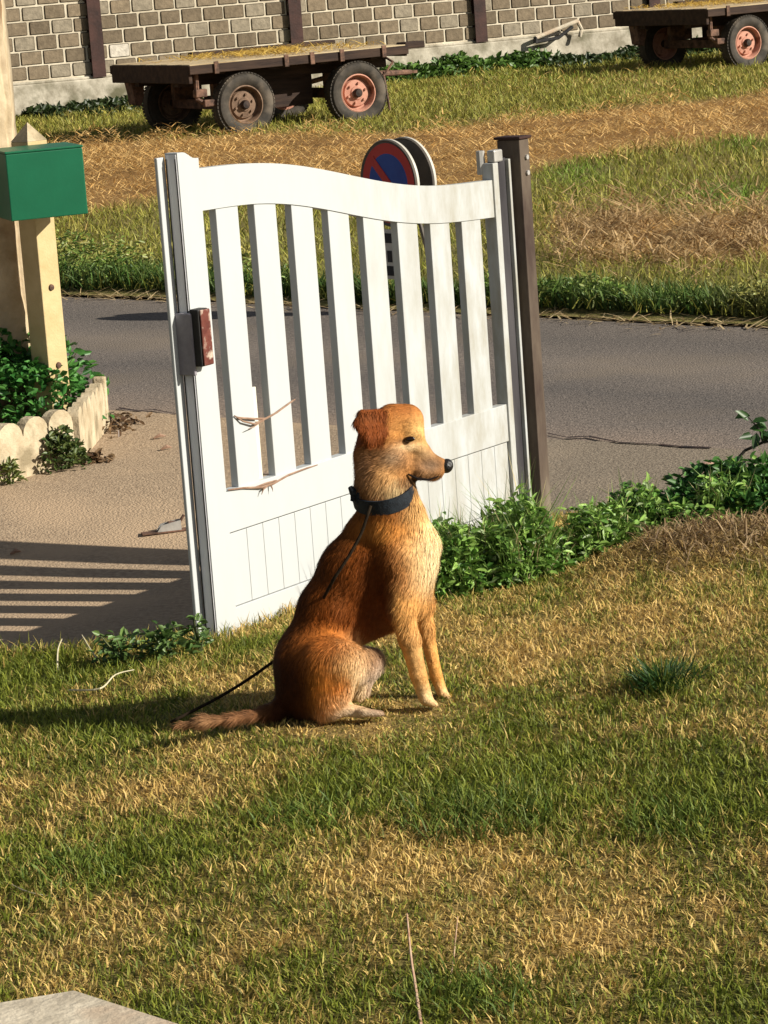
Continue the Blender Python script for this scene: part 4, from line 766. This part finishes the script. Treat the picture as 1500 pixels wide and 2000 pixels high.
for lab, px, py, sp, hh, nn_, dk in (("wide lush grass tuft on the lawn straight below the dog", 930, 1600, 0.075, 0.075, 700, 1.0), ("lush grass tuft near the lower right of the lawn", 1330, 1600, 0.06, 0.06, 420, 1.2), ("green tuft of grass below the dog's tail", 610, 1600, 0.055, 0.06, 380, 1.2),
                                     ("green tuft of grass on the left side of the lawn", 170, 1700, 0.06, 0.055, 380, 1.2), ("green grass tuft at the bottom of the lawn beside the tall dry stalk", 930, 1950, 0.055, 0.06, 380, 1.1)):
    c = gp(px, py, 0.08); lz = float(lawn_z(c[0], c[1])); c = gp(px, py, lz); lz = float(lawn_z(c[0], c[1]))
    qa = RNG.uniform(0, 2 * pi, nn_); qr = sp * 2.3 * RNG.random(nn_) ** 0.7; P = np.stack([qr * np.cos(qa), qr * np.sin(qa), np.zeros(nn_)], -1); cc = greens(nn_, (0.07, 0.125, 0.016), (0.19, 0.24, 0.045)) * dk
    o = blades("grass_tuft", P, RNG.uniform(0.4, 1.0, nn_) * hh, RNG.uniform(0.0025, 0.005, nn_), RNG.uniform(0, 2 * pi, nn_), RNG.uniform(0.2, 1.1, nn_), cc * 0.7, cc, M_GRASS); o.location = (c[0], c[1], lz); tag(o, lab, "grass tuft", "grass tufts in the lawn")
def spline(P, m=8):
    P = np.array(P); out = []
    for i in range(len(P) - 1):
        p0 = P[max(i - 1, 0)]; p1 = P[i]; p2 = P[i + 1]; p3 = P[min(i + 2, len(P) - 1)]
        for t_ in np.linspace(0, 1, m, endpoint=False): out.append(0.5 * ((2 * p1) + (-p0 + p2) * t_ + (2 * p0 - 5 * p1 + 4 * p2 - p3) * t_ ** 2 + (-p0 + 3 * p1 - 3 * p2 + p3) * t_ ** 3))
    out.append(P[-1]); return out
def stalk(label, pts, r0, mat, lift=0.0):
    P = []
    for i, (px, py, z) in enumerate(pts): P.append(gp(px, py, z))
    P = spline(P, 5); b = P[0]; mb = MB(); mb.tube([tuple(q_ - np.array([b[0], b[1], 0])) for q_ in P], [r0 * (1 - 0.6 * i / len(P)) for i in range(len(P))], 6); o = mb.build("dry_stalk", mat, loc=(b[0], b[1], 0)); tag(o, label, "dry stalk")
M_STALK = mat_noise("pale_stalk", (0.42, 0.22, 0.14), (0.60, 0.44, 0.30), 30, 0.7)
M_PALE = mat_noise("straw_stalk", (0.50, 0.44, 0.28), (0.66, 0.60, 0.42), 30, 0.7)
stalk("long reddish dry stalk standing up at the bottom centre", [(823, 2010, 0.03), (812, 1930, 0.055), (803, 1870, 0.08), (795, 1785, 0.11)], 0.0035, M_STALK)
stalk("shorter faint dry stalk right of the long reddish one", [(872, 1960, 0.03), (885, 1880, 0.05), (894, 1790, 0.075)], 0.0018, M_STALK)
stalk("short pale straw piece lying on the lawn, lower left of the dog", [(325, 1722, 0.035), (350, 1705, 0.045), (377, 1692, 0.045)], 0.0028, M_PALE)
stalk("pale curved straw on the lawn edge left of the leash", [(135, 1348, 0.04), (195, 1345, 0.055), (225, 1318, 0.06), (262, 1308, 0.06)], 0.003, M_PALE)
stalk("upright pale stalk in the gate's shadow at the lawn edge", [(112, 1310, 0.02), (113, 1270, 0.06), (121, 1248, 0.08)], 0.0028, M_PALE)
stalk("leaning pale stalk beside the upright one at the lawn edge", [(196, 1295, 0.03), (178, 1270, 0.05), (160, 1240, 0.085)], 0.0022, M_PALE)
stalk("thin straw lying at the left side of the lawn", [(10, 1722, 0.035), (55, 1742, 0.045), (110, 1752, 0.04)], 0.002, M_PALE)

# ------------------------------------------------------------------ the dog
YW = -0.07
def Ym(px): return 7.06 - (px - 560) / 805 * YW
S = 1 / 805.0
LAT = np.array([-YW, -1, 0]) / math.hypot(YW, 1)
prims = []      # (A, ra, B, rb, k)
def pt(px, py, off): return dp(px, py, Ym(px) + off)
def ball(px, py, r, off=0.0, k=0.03): c = pt(px, py, off); prims.append(('c', c, r * S, c + 1e-4, r * S, k))
def cone(a, b, k=0.02): prims.append(('c', pt(a[0], a[1], a[3]), a[2] * S, pt(b[0], b[1], b[3]), b[2] * S, k))
def tri(a, b, c, r, k=0.008): prims.append(('t', pt(*a), pt(*b), pt(*c), r * S, k))
# trunk (flatter from side to side than it is deep)
cone((600, 1345, 66, 0), (622, 1290, 82, 0)); cone((622, 1290, 82, 0), (655, 1195, 80, 0)); cone((655, 1195, 80, 0), (700, 1120, 84, 0)); cone((700, 1120, 84, 0), (762, 1092, 90, 0))
cone((718, 1040, 52, 0), (688, 1110, 62, 0)); cone((715, 1195, 66, 0), (775, 1165, 70, 0))
prims = [(p_[0], p_[1], p_[2] - 5 * S, p_[3], p_[4] - 5 * S, p_[5], 1.45) for p_ in prims]
cone((808, 1070, 52, -0.01), (797, 1135, 48, -0.01)); cone((795, 1005, 38, -0.01), (812, 1060, 46, -0.01)); cone((815, 1100, 44, -0.005), (814, 1172, 28, 0.0)); cone((797, 1095, 42, -0.03), (793, 1172, 30, -0.05))
# neck and head
cone((757, 1030, 60, 0), (746, 955, 52, 0)); cone((746, 955, 52, 0), (737, 885, 48, 0)); cone((795, 1010, 34, 0), (775, 930, 36, 0))
cone((768, 823, 38, 0), (796, 821, 35, 0), 0.02); cone((797, 818, 25, 0), (810, 842, 20, 0), 0.015); ball(745, 850, 47, 0.0, 0.02); ball(768, 886, 40, -0.012, 0.02); ball(768, 886, 40, 0.012, 0.02)
cone((794, 850, 31, 0), (822, 882, 23, 0), 0.02); cone((812, 888, 27, 0), (860, 909, 17, 0), 0.012); cone((795, 908, 32, 0), (850, 921, 20, 0), 0.012)
cone((800, 840, 10, -0.030), (820, 848, 9, -0.022), 0.010); cone((800, 840, 10, 0.030), (820, 848, 9, 0.022), 0.010)
cone((800, 872, 12, -0.034), (822, 876, 10, -0.026), 0.010); cone((800, 872, 12, 0.034), (822, 876, 10, 0.026), 0.010)
cone((822, 920, 18, -0.020), (857, 920, 13, -0.010), 0.008); cone((822, 920, 18, 0.020), (857, 920, 13, 0.010), 0.008)
cone((862, 905, 13, 0), (870, 909, 11, 0), 0.008)
for sg_ in (-1, 1):   # folded ears
    o_ = 0.046 * sg_; oo = 0.078 * sg_; o2 = 0.068 * sg_
    tri((760, 803, o_), (706, 806, o2), (724, 862, oo), 6, 0.007); tri((760, 803, o_), (752, 846, o2), (724, 862, oo), 6, 0.007); tri((706, 806, o2), (694, 826, oo), (724, 862, oo), 6, 0.007)
# legs
for near in (True, False):
    if near:
        cone((776, 1095, 46, -0.045), (783, 1185, 29, -0.070), 0.03); cone((783, 1185, 29, -0.070), (800, 1250, 24, -0.073), 0.012); cone((800, 1250, 24, -0.073), (817, 1318, 20, -0.07), 0.012); cone((817, 1318, 20, -0.07), (831, 1362, 18, -0.07), 0.008)
        for i, dx in enumerate((-0.018, -0.006, 0.006, 0.018)): cone((832, 1368, 13, -0.07 + dx), (852 - abs(dx) * 300, 1376, 10, -0.072 + dx * 1.2), 0.006)
        cone((612, 1300, 72, -0.045), (650, 1296, 50, -0.115), 0.06); cone((655, 1322, 42, -0.115), (645, 1378, 28, -0.125), 0.03); cone((650, 1296, 50, -0.115), (674, 1290, 32, -0.140), 0.03); cone((606, 1350, 56, -0.06), (632, 1345, 46, -0.10), 0.05); cone((674, 1290, 30, -0.140), (648, 1376, 22, -0.130), 0.03); cone((642, 1380, 20, -0.135), (705, 1391, 15, -0.145), 0.012)
        for dx in (-0.02, -0.007, 0.007, 0.02): cone((705, 1391, 12, -0.145 + dx * .8), (748 - abs(dx) * 500, 1394, 10, -0.148 + dx), 0.006)
    else:
        cone((802, 1110, 44, 0.035), (824, 1175, 27, 0.052), 0.03); cone((824, 1175, 26, 0.052), (831, 1225, 19.5, 0.055), 0.015); cone((831, 1225, 19.5, 0.055), (851, 1318, 16, 0.05), 0.012); cone((851, 1318, 16, 0.05), (863, 1352, 15, 0.05), 0.008)
        for dx in (-0.018, -0.006, 0.006, 0.018): cone((864, 1354, 11, 0.05 + dx), (880 - abs(dx) * 300, 1361, 8, 0.05 + dx * 1.2), 0.006)
        cone((660, 1295, 56, 0.06), (722, 1292, 30, 0.11), 0.03); cone((722, 1292, 28, 0.11), (700, 1365, 20, 0.10), 0.02); cone((700, 1372, 15, 0.10), (758, 1384, 11, 0.115), 0.012)
# tail
cone((565, 1378, 26, -0.03), (525, 1388, 16, -0.08), 0.03); cone((525, 1390, 14, -0.08), (455, 1404, 10, -0.13), 0.012); cone((455, 1404, 11, -0.13), (400, 1409, 14, -0.14), 0.012); cone((400, 1409, 14, -0.14), (348, 1416, 6, -0.14), 0.012)
lo = np.min([np.minimum(p_[1], p_[3] if p_[0] == 'c' else p_[2]) for p_ in prims], 0) - 0.14; hi = np.max([np.maximum(p_[1], p_[3] if p_[0] == 'c' else p_[2]) for p_ in prims], 0) + 0.14
VX = 0.0055; dims = np.ceil((hi - lo) / VX).astype(int); D = np.full(dims, 0.2, np.float32)
ax = [lo[i] + np.arange(dims[i]) * VX for i in range(3)]
SH = 0.004      # coat thickness left for the fur
for p_ in prims:
    if p_[0] == 'c': pts_ = [p_[1], p_[3]]; rm = max(p_[2], p_[4]); k = p_[5]
    else: pts_ = [p_[1], p_[2], p_[3]]; rm = p_[4]; k = p_[5]
    mn = np.min(pts_, 0) - rm - k * 2 - 0.03; mxx = np.max(pts_, 0) + rm + k * 2 + 0.03
    sl = tuple(slice(max(0, int((mn[i] - lo[i]) / VX)), min(dims[i], int((mxx[i] - lo[i]) / VX) + 2)) for i in range(3))
    G = np.stack(np.meshgrid(ax[0][sl[0]], ax[1][sl[1]], ax[2][sl[2]], indexing='ij'), -1).astype(np.float32)
    if p_[0] == 'c':
        A, ra, B, rb = p_[1], p_[2], p_[3], p_[4]; ba = B - A; l2 = max(float(ba @ ba), 1e-9); tt = np.clip(((G - A) @ ba) / l2, 0, 1)
        vec = G - A - tt[..., None] * ba
        if len(p_) > 6: vec = vec + ((vec @ LAT) * (p_[6] - 1))[..., None] * LAT
        dd = (np.linalg.norm(vec, axis=-1) - (ra + (rb - ra) * tt - SH))
    else:
        a, b, c = p_[1], p_[2], p_[3]; nrm = np.cross(b - a, c - a); nrm /= np.linalg.norm(nrm)
        def seg(p0, p1):
            e = p1 - p0; tt = np.clip(((G - p0) @ e) / (e @ e), 0, 1); return np.linalg.norm(G - p0 - tt[..., None] * e, axis=-1)
        ins = np.ones(G.shape[:3], bool)
        for p0, p1 in ((a, b), (b, c), (c, a)): ins &= ((G - p0) @ np.cross(nrm, p1 - p0)) > 0
        dd = np.where(ins, np.abs((G - a) @ nrm), np.minimum(np.minimum(seg(a, b), seg(b, c)), seg(c, a))) - p_[4]
    cur = D[sl]; hh = np.clip(0.5 + 0.5 * (cur - dd) / k, 0, 1); D[sl] = cur * (1 - hh) + dd * hh - k * hh * (1 - hh)
def surface_nets(D, lo, vx):
    s = D < 0; nx, ny, nz = D.shape; acc = np.zeros((nx - 1, ny - 1, nz - 1, 3), np.float32); cnt = np.zeros((nx - 1, ny - 1, nz - 1), np.float32)
    for axis in range(3):
        a1, a2 = [i for i in range(3) if i != axis]
        for o1 in (0, 1):
            for o2 in (0, 1):
                s0 = [None] * 3; s0[axis] = slice(0, -1); s0[a1] = slice(o1, D.shape[a1] - 1 + o1); s0[a2] = slice(o2, D.shape[a2] - 1 + o2)
                s1_ = list(s0); s1_[axis] = slice(1, None); d0 = D[tuple(s0)]; d1 = D[tuple(s1_)]; cr = (d0 < 0) != (d1 < 0)
                tt = np.where(cr, d0 / np.where(cr, d0 - d1, 1), 0); acc[..., axis] += np.where(cr, tt, 0); acc[..., a1] += cr * o1; acc[..., a2] += cr * o2; cnt += cr
    act = cnt > 0; vid = -np.ones(act.shape, np.int64); vid[act] = np.arange(act.sum()); ijk = np.argwhere(act); V = lo + (ijk + acc[act] / cnt[act][:, None]) * vx
    Fs = []
    for axis in range(3):
        a1, a2 = [(axis + 1) % 3, (axis + 2) % 3]; s0 = [slice(1, -1)] * 3; s0[axis] = slice(0, -1); s1_ = list(s0); s1_[axis] = slice(1, None)
        x0 = s[tuple(s0)]; x1 = s[tuple(s1_)]; cr = np.argwhere(x0 != x1)
        off_ = np.ones(3, int); off_[axis] = 0; e = cr + off_; fl = x0[tuple(cr.T)]
        def g(d1, d2):
            q_ = e.copy(); q_[:, a1] += d1; q_[:, a2] += d2; return vid[tuple(q_.T)]
        quad = np.stack([g(-1, -1), g(0, -1), g(0, 0), g(-1, 0)], -1); quad[~fl] = quad[~fl][:, ::-1]; Fs.append(quad)
    return V, np.concatenate(Fs)
V, Q = surface_nets(D, lo, VX)
# light smoothing
E0 = np.concatenate([Q[:, [0, 1]], Q[:, [1, 2]], Q[:, [2, 3]], Q[:, [3, 0]]])
for it in range(3):
    sm = np.zeros_like(V); ct_ = np.zeros(len(V)); np.add.at(sm, E0[:, 0], V[E0[:, 1]]); np.add.at(ct_, E0[:, 0], 1); V = V * 0.5 + 0.5 * sm / np.maximum(ct_, 1)[:, None]
def coat_and_light(P, Nr):
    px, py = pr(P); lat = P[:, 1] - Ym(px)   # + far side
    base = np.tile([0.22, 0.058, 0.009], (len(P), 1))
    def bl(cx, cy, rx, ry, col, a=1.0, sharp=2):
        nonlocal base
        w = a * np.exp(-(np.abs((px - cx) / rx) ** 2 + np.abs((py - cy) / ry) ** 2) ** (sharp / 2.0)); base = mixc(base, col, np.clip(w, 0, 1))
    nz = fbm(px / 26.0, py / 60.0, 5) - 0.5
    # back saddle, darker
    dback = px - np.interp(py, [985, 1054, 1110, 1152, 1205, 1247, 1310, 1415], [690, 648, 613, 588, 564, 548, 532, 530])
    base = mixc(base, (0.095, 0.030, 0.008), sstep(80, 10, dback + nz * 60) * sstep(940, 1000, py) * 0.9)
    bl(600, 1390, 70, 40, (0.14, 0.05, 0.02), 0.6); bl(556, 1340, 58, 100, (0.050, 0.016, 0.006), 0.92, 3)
    # haunch; sunlit knee and far leg painted as paler coat
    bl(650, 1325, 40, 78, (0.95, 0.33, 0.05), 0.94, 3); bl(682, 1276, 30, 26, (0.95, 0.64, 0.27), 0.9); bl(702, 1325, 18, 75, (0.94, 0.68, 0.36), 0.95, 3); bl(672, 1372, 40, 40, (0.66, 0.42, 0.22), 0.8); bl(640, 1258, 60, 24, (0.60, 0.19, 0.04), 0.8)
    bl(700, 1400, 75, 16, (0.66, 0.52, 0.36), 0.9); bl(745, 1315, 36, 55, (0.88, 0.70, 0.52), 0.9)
    # forequarters and chest; foreleg shade and sunlit leg edge painted over coat colours
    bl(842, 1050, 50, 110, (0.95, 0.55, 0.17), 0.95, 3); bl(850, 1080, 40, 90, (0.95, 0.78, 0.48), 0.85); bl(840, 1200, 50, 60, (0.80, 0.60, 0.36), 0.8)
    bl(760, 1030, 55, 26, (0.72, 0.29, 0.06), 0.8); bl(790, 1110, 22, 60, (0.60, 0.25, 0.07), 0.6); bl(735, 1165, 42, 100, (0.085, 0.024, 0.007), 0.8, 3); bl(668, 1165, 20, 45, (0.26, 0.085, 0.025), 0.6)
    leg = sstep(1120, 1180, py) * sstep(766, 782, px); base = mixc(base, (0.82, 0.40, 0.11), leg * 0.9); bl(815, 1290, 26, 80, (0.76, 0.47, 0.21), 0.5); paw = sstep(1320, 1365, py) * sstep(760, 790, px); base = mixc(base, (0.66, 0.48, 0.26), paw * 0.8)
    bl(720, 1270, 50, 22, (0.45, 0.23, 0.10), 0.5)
    # head; shade under the lips and jaw painted into the coat
    hd = sstep(945, 915, py) * sstep(690, 720, px); base = mixc(base, (0.60, 0.25, 0.06), hd * 0.75)
    # neck
    bl(712, 925, 42, 60, (0.20, 0.085, 0.030), 0.9); bl(752, 928, 32, 22, (0.60, 0.32, 0.12), 0.9); bl(722, 905, 10, 22, (0.52, 0.27, 0.13), 0.7); bl(772, 952, 26, 14, (0.62, 0.50, 0.26), 0.7)
    bl(790, 798, 45, 22, (0.46, 0.155, 0.04), 0.95); bl(775, 832, 26, 26, (0.56, 0.26, 0.08), 0.8); bl(820, 845, 22, 32, (0.82, 0.50, 0.19), 0.9); bl(800, 873, 24, 8, (0.70, 0.50, 0.27), 0.9); bl(797, 861, 22, 6, (0.10, 0.045, 0.02), 0.8)
    bl(772, 893, 28, 22, (0.36, 0.25, 0.155), 0.8); bl(745, 878, 16, 14, (0.16, 0.07, 0.03), 0.7); bl(835, 885, 26, 16, (0.46, 0.31, 0.16), 0.7); bl(842, 910, 36, 22, (0.21, 0.135, 0.085), 0.92); bl(830, 946, 34, 10, (0.16, 0.10, 0.065), 0.8); bl(815, 938, 28, 7, (0.02, 0.013, 0.010), 0.95); bl(722, 906, 16, 30, (0.48, 0.24, 0.13), 0.5)
    ear = (lat < -0.050) | (lat > 0.05); em = sstep(765, 752, px) * sstep(880, 862, py) * sstep(680, 695, px); base = mixc(base, (0.22, 0.055, 0.014), em * 0.95); bl(715, 812, 26, 12, (0.30, 0.10, 0.035), 0.6)
    # tail
    tl = sstep(540, 515, px); base = mixc(base, (0.17, 0.075, 0.032), tl); bl(398, 1412, 55, 22, (0.34, 0.18, 0.085), 0.9)
    return base * (1 + 0.35 * nz)[:, None]
me = raw_mesh("dog", V, Q, np.full(len(Q), 4)); me.polygons.foreach_set("use_smooth", np.ones(len(Q), bool)); me.update()
Nv = np.zeros(len(V) * 3, np.float32); me.vertices.foreach_get("normal", Nv); Nv = Nv.reshape(-1, 3)
Cv = coat_and_light(V, Nv); set_col(me, np.clip(Cv * 0.9, 0, 1))
dbase = np.array([pt(680, 1400, 0)[0], Ym(680), 0.07])
dog = link_mesh("dog", me, M_SKIN, None, True); me.transform(Matrix.Translation([-float(v) for v in dbase])); dog.location = dbase.tolist()
tag(dog, "tan and brown long-haired dog sitting on the lawn, head turned right", "dog")
# fur
Q3 = V[Q]; area = np.linalg.norm(np.cross(Q3[:, 2] - Q3[:, 0], Q3[:, 3] - Q3[:, 1]), axis=1) / 2
def make_fur(n):
    fi = RNG.choice(len(Q), n, p=area / area.sum()); u, v = RNG.random(n), RNG.random(n)
    wt = np.stack([(1 - u) * (1 - v), u * (1 - v), u * v, (1 - u) * v], -1)
    P = (V[Q[fi]] * wt[..., None]).sum(1); Nn = (Nv[Q[fi]] * wt[..., None]).sum(1); Nn /= np.linalg.norm(Nn, axis=1)[:, None] + 1e-9
    px, py = pr(P); head = sstep(950, 900, py); legs = sstep(1225, 1260, py) * sstep(745, 775, px); foot = sstep(1345, 1385, py) * sstep(625, 650, px); tail = sstep(540, 510, px); fm = sstep(770, 830, px) * head
    ear = sstep(765, 755, px) * sstep(875, 860, py) * head
    flow = np.tile([-0.45, 0.0, -0.9], (n, 1)); flow = mixc(flow, np.tile([-0.95, 0, -0.15], (n, 1)), head); flow = mixc(flow, np.tile([0.0, 0, -1.0], (n, 1)), np.maximum(legs, ear * 0.8)); flow = mixc(flow, np.tile([0.9, 0, -0.2], (n, 1)), foot); flow = mixc(flow, np.tile([-1.0, 0, -0.15], (n, 1)), tail)
    chest = sstep(795, 840, px) * sstep(940, 1000, py) * (1 - legs); flow = mixc(flow, np.tile([-0.1, 0, -1.0], (n, 1)), chest)
    haunch = np.exp(-((px - 640) / 70) ** 2 - ((py - 1330) / 80) ** 2); flow = mixc(flow, np.tile([0.15, 0, -1.0], (n, 1)), haunch * 0.8)
    wav = fbm(px / 18.0, py / 18.0, 15) - 0.5; flow = flow + np.stack([wav * 1.2, 0 * wav, -wav * 0.3], -1) + RNG.normal(0, 0.16, (n, 3))
    ruff = np.exp(-((px - 712) / 30) ** 2 - ((py - 915) / 45) ** 2)
    tn = flow - (flow * Nn).sum(1)[:, None] * Nn; tn /= np.linalg.norm(tn, axis=1)[:, None] + 1e-9
    ln = np.full(n, 0.027); ln = ln * (1 - head) + 0.016 * head; ln = ln * (1 - fm) + 0.006 * fm; ln = ln * (1 - legs) + 0.0075 * legs; ln = ln * (1 - foot) + 0.007 * foot; ln = ln * (1 - tail) + 0.032 * tail; ln = ln + 0.012 * haunch + 0.014 * ruff
    ln *= RNG.uniform(0.6, 1.3, n); lift = np.where(RNG.random(n) < 0.10, RNG.uniform(0.08, 0.30, n), RNG.uniform(0.0, 0.05, n)) + 0.10 * ruff * RNG.random(n) ** 2
    c = coat_and_light(P, Nn) * RNG.uniform(0.88, 1.13, n)[:, None]
    wd = np.where(fm > 0.5, 0.0011, 0.0014) * RNG.uniform(0.7, 1.3, n); sd_ = np.cross(tn, Nn) * (wd / 2)[:, None]
    m1 = P + (tn * (1 - lift[:, None]) + Nn * lift[:, None]) * (ln * 0.5)[:, None]; g_ = np.tile([0.0, 0, -0.3], (n, 1)); g_ = g_ - (g_ * Nn).sum(1)[:, None] * Nn; m2 = m1 + (tn + g_ - Nn * 0.04) * (ln * 0.5)[:, None]
    P = P - Nn * 0.001
    VV = np.stack([P - sd_, P + sd_, m1 - sd_ * .85, m1 + sd_ * .85, m2], 1); b = (np.arange(n) * 5)[:, None]
    return VV.reshape(-1, 3) - dbase, b + np.array([0, 1, 3, 2, 2, 3, 4]), np.tile([4, 3], n), np.repeat(np.clip(c, 0, 1), 5, axis=0), np.repeat(Nn * 0.8 + np.cross(sd_, tn) / (np.linalg.norm(np.cross(sd_, tn), axis=1)[:, None] + 1e-9) * 0.0 + RNG.normal(0, 0.14, (n, 3)), 5, axis=0)
fv, fl, fsz, fc, fn = make_fur(150000)
me = raw_mesh("fur", fv, fl, fsz, fc); me.polygons.foreach_set("use_smooth", np.ones(len(fsz), bool)); fn /= np.linalg.norm(fn, axis=1)[:, None]
me.normals_split_custom_set_from_vertices(fn.tolist()); link_mesh("fur", me, M_FUR, dog)
def dl(p_): return tuple(np.asarray(p_) - dbase)
# nose, eyes
def ellipsoid(name, c, rx, ry, rz, mat, parent, rot=0.0, roty=0.0):
    bm = bmesh.new(); bmesh.ops.create_uvsphere(bm, u_segments=24, v_segments=16, radius=1)
    M = Matrix.Rotation(rot, 4, 'Z') @ Matrix.Rotation(roty, 4, 'Y') @ Matrix.Diagonal((rx, ry, rz, 1)); bm.transform(M)
    me = bpy.data.meshes.new(name); bm.to_mesh(me); bm.free(); return link_mesh(name, me, mat, parent, True, loc=c)
ellipsoid("nose", dl(pt(872, 910, 0)), 0.0165, 0.0175, 0.018, M_NOSE, dog, 0, radians(25))
for sg_ in (-1, 1): ellipsoid("eye", dl(pt(799, 858, 0.0445 * sg_)), 0.0155, 0.007, 0.0072, M_EYE, dog, radians(-22) * sg_ * -1, radians(-8))
mb = MB(); mb.tube([dl(pt(797, 926, -0.040)), dl(pt(815, 935, -0.038)), dl(pt(838, 937, -0.030)), dl(pt(860, 929, -0.018))], [0.002, 0.0036, 0.003, 0.0015], 6); mb.build("lip", M_LIP, dog, True)
# collar
cc_ = pt(749, 964, 0); axn = Vector((-0.10, -0.30, 1.0)).normalized(); ux = axn.cross(Vector((0, 1, 0))).normalized(); uy = axn.cross(ux)
mb = MB(); nseg = 48; vs = []; fs = []
for k in range(nseg):
    q_ = 2 * pi * k / nseg; rad_ = ux * cos(q_) + uy * sin(q_)
    for rr, hh_ in ((0.072, -0.019), (0.0765, -0.019), (0.0775, 0.0), (0.0755, 0.019), (0.071, 0.019)): vs.append(Vector(dl(cc_)) + rad_ * rr + axn * hh_)
for k in range(nseg):
    k2 = (k + 1) % nseg
    for i in range(5): j = (i + 1) % 5; fs.append([k * 5 + i, k * 5 + j, k2 * 5 + j, k2 * 5 + i])
mb.add(vs, fs); col_o = mb.build("collar", M_NAVY, dog, True)
mb = MB(); kx = pt(697, 967, -0.02)
mb.tube([dl(kx), dl(pt(690, 962, -0.028)), dl(pt(684, 951, -0.03))], [0.011, 0.010, 0.006], 8); mb.tube([dl(kx), dl(pt(690, 972, -0.028)), dl(pt(687, 979, -0.03))], [0.010, 0.009, 0.004], 8); mb.tube([dl(pt(705, 962, -0.03)), dl(pt(703, 982, -0.032))], 0.011, 8); mb.build("knot", M_NAVY, col_o, True)
# leash
def sw(px, py, off): return pt(px, py, off)
base_l = pt(350, 1402, -0.02)
Ls = [sw(724, 988, -0.085), sw(716, 1012, -0.095), sw(704, 1045, -0.100), sw(680, 1088, -0.108), sw(655, 1126, -0.108), sw(644, 1146, -0.086), sw(632, 1168, -0.05), sw(622, 1185, 0.05), sw(600, 1215, 0.13), sw(566, 1272, 0.15), sw(540, 1288, 0.14), sw(480, 1330, 0.10), sw(420, 1366, 0.06), sw(350, 1402, 0.0), sw(335, 1410, 0.02)]
Lp = spline(Ls); b = Ls[13]
mb = MB(); mb.tube([tuple(q_ - np.array([b[0], b[1], 0])) for q_ in Lp], 0.0040, 8); o = mb.build("leash", M_LEASH, smooth=True, loc=(b[0], b[1], 0)); tag(o, "thin brown leash running from the dog's collar back over the grass", "leash")
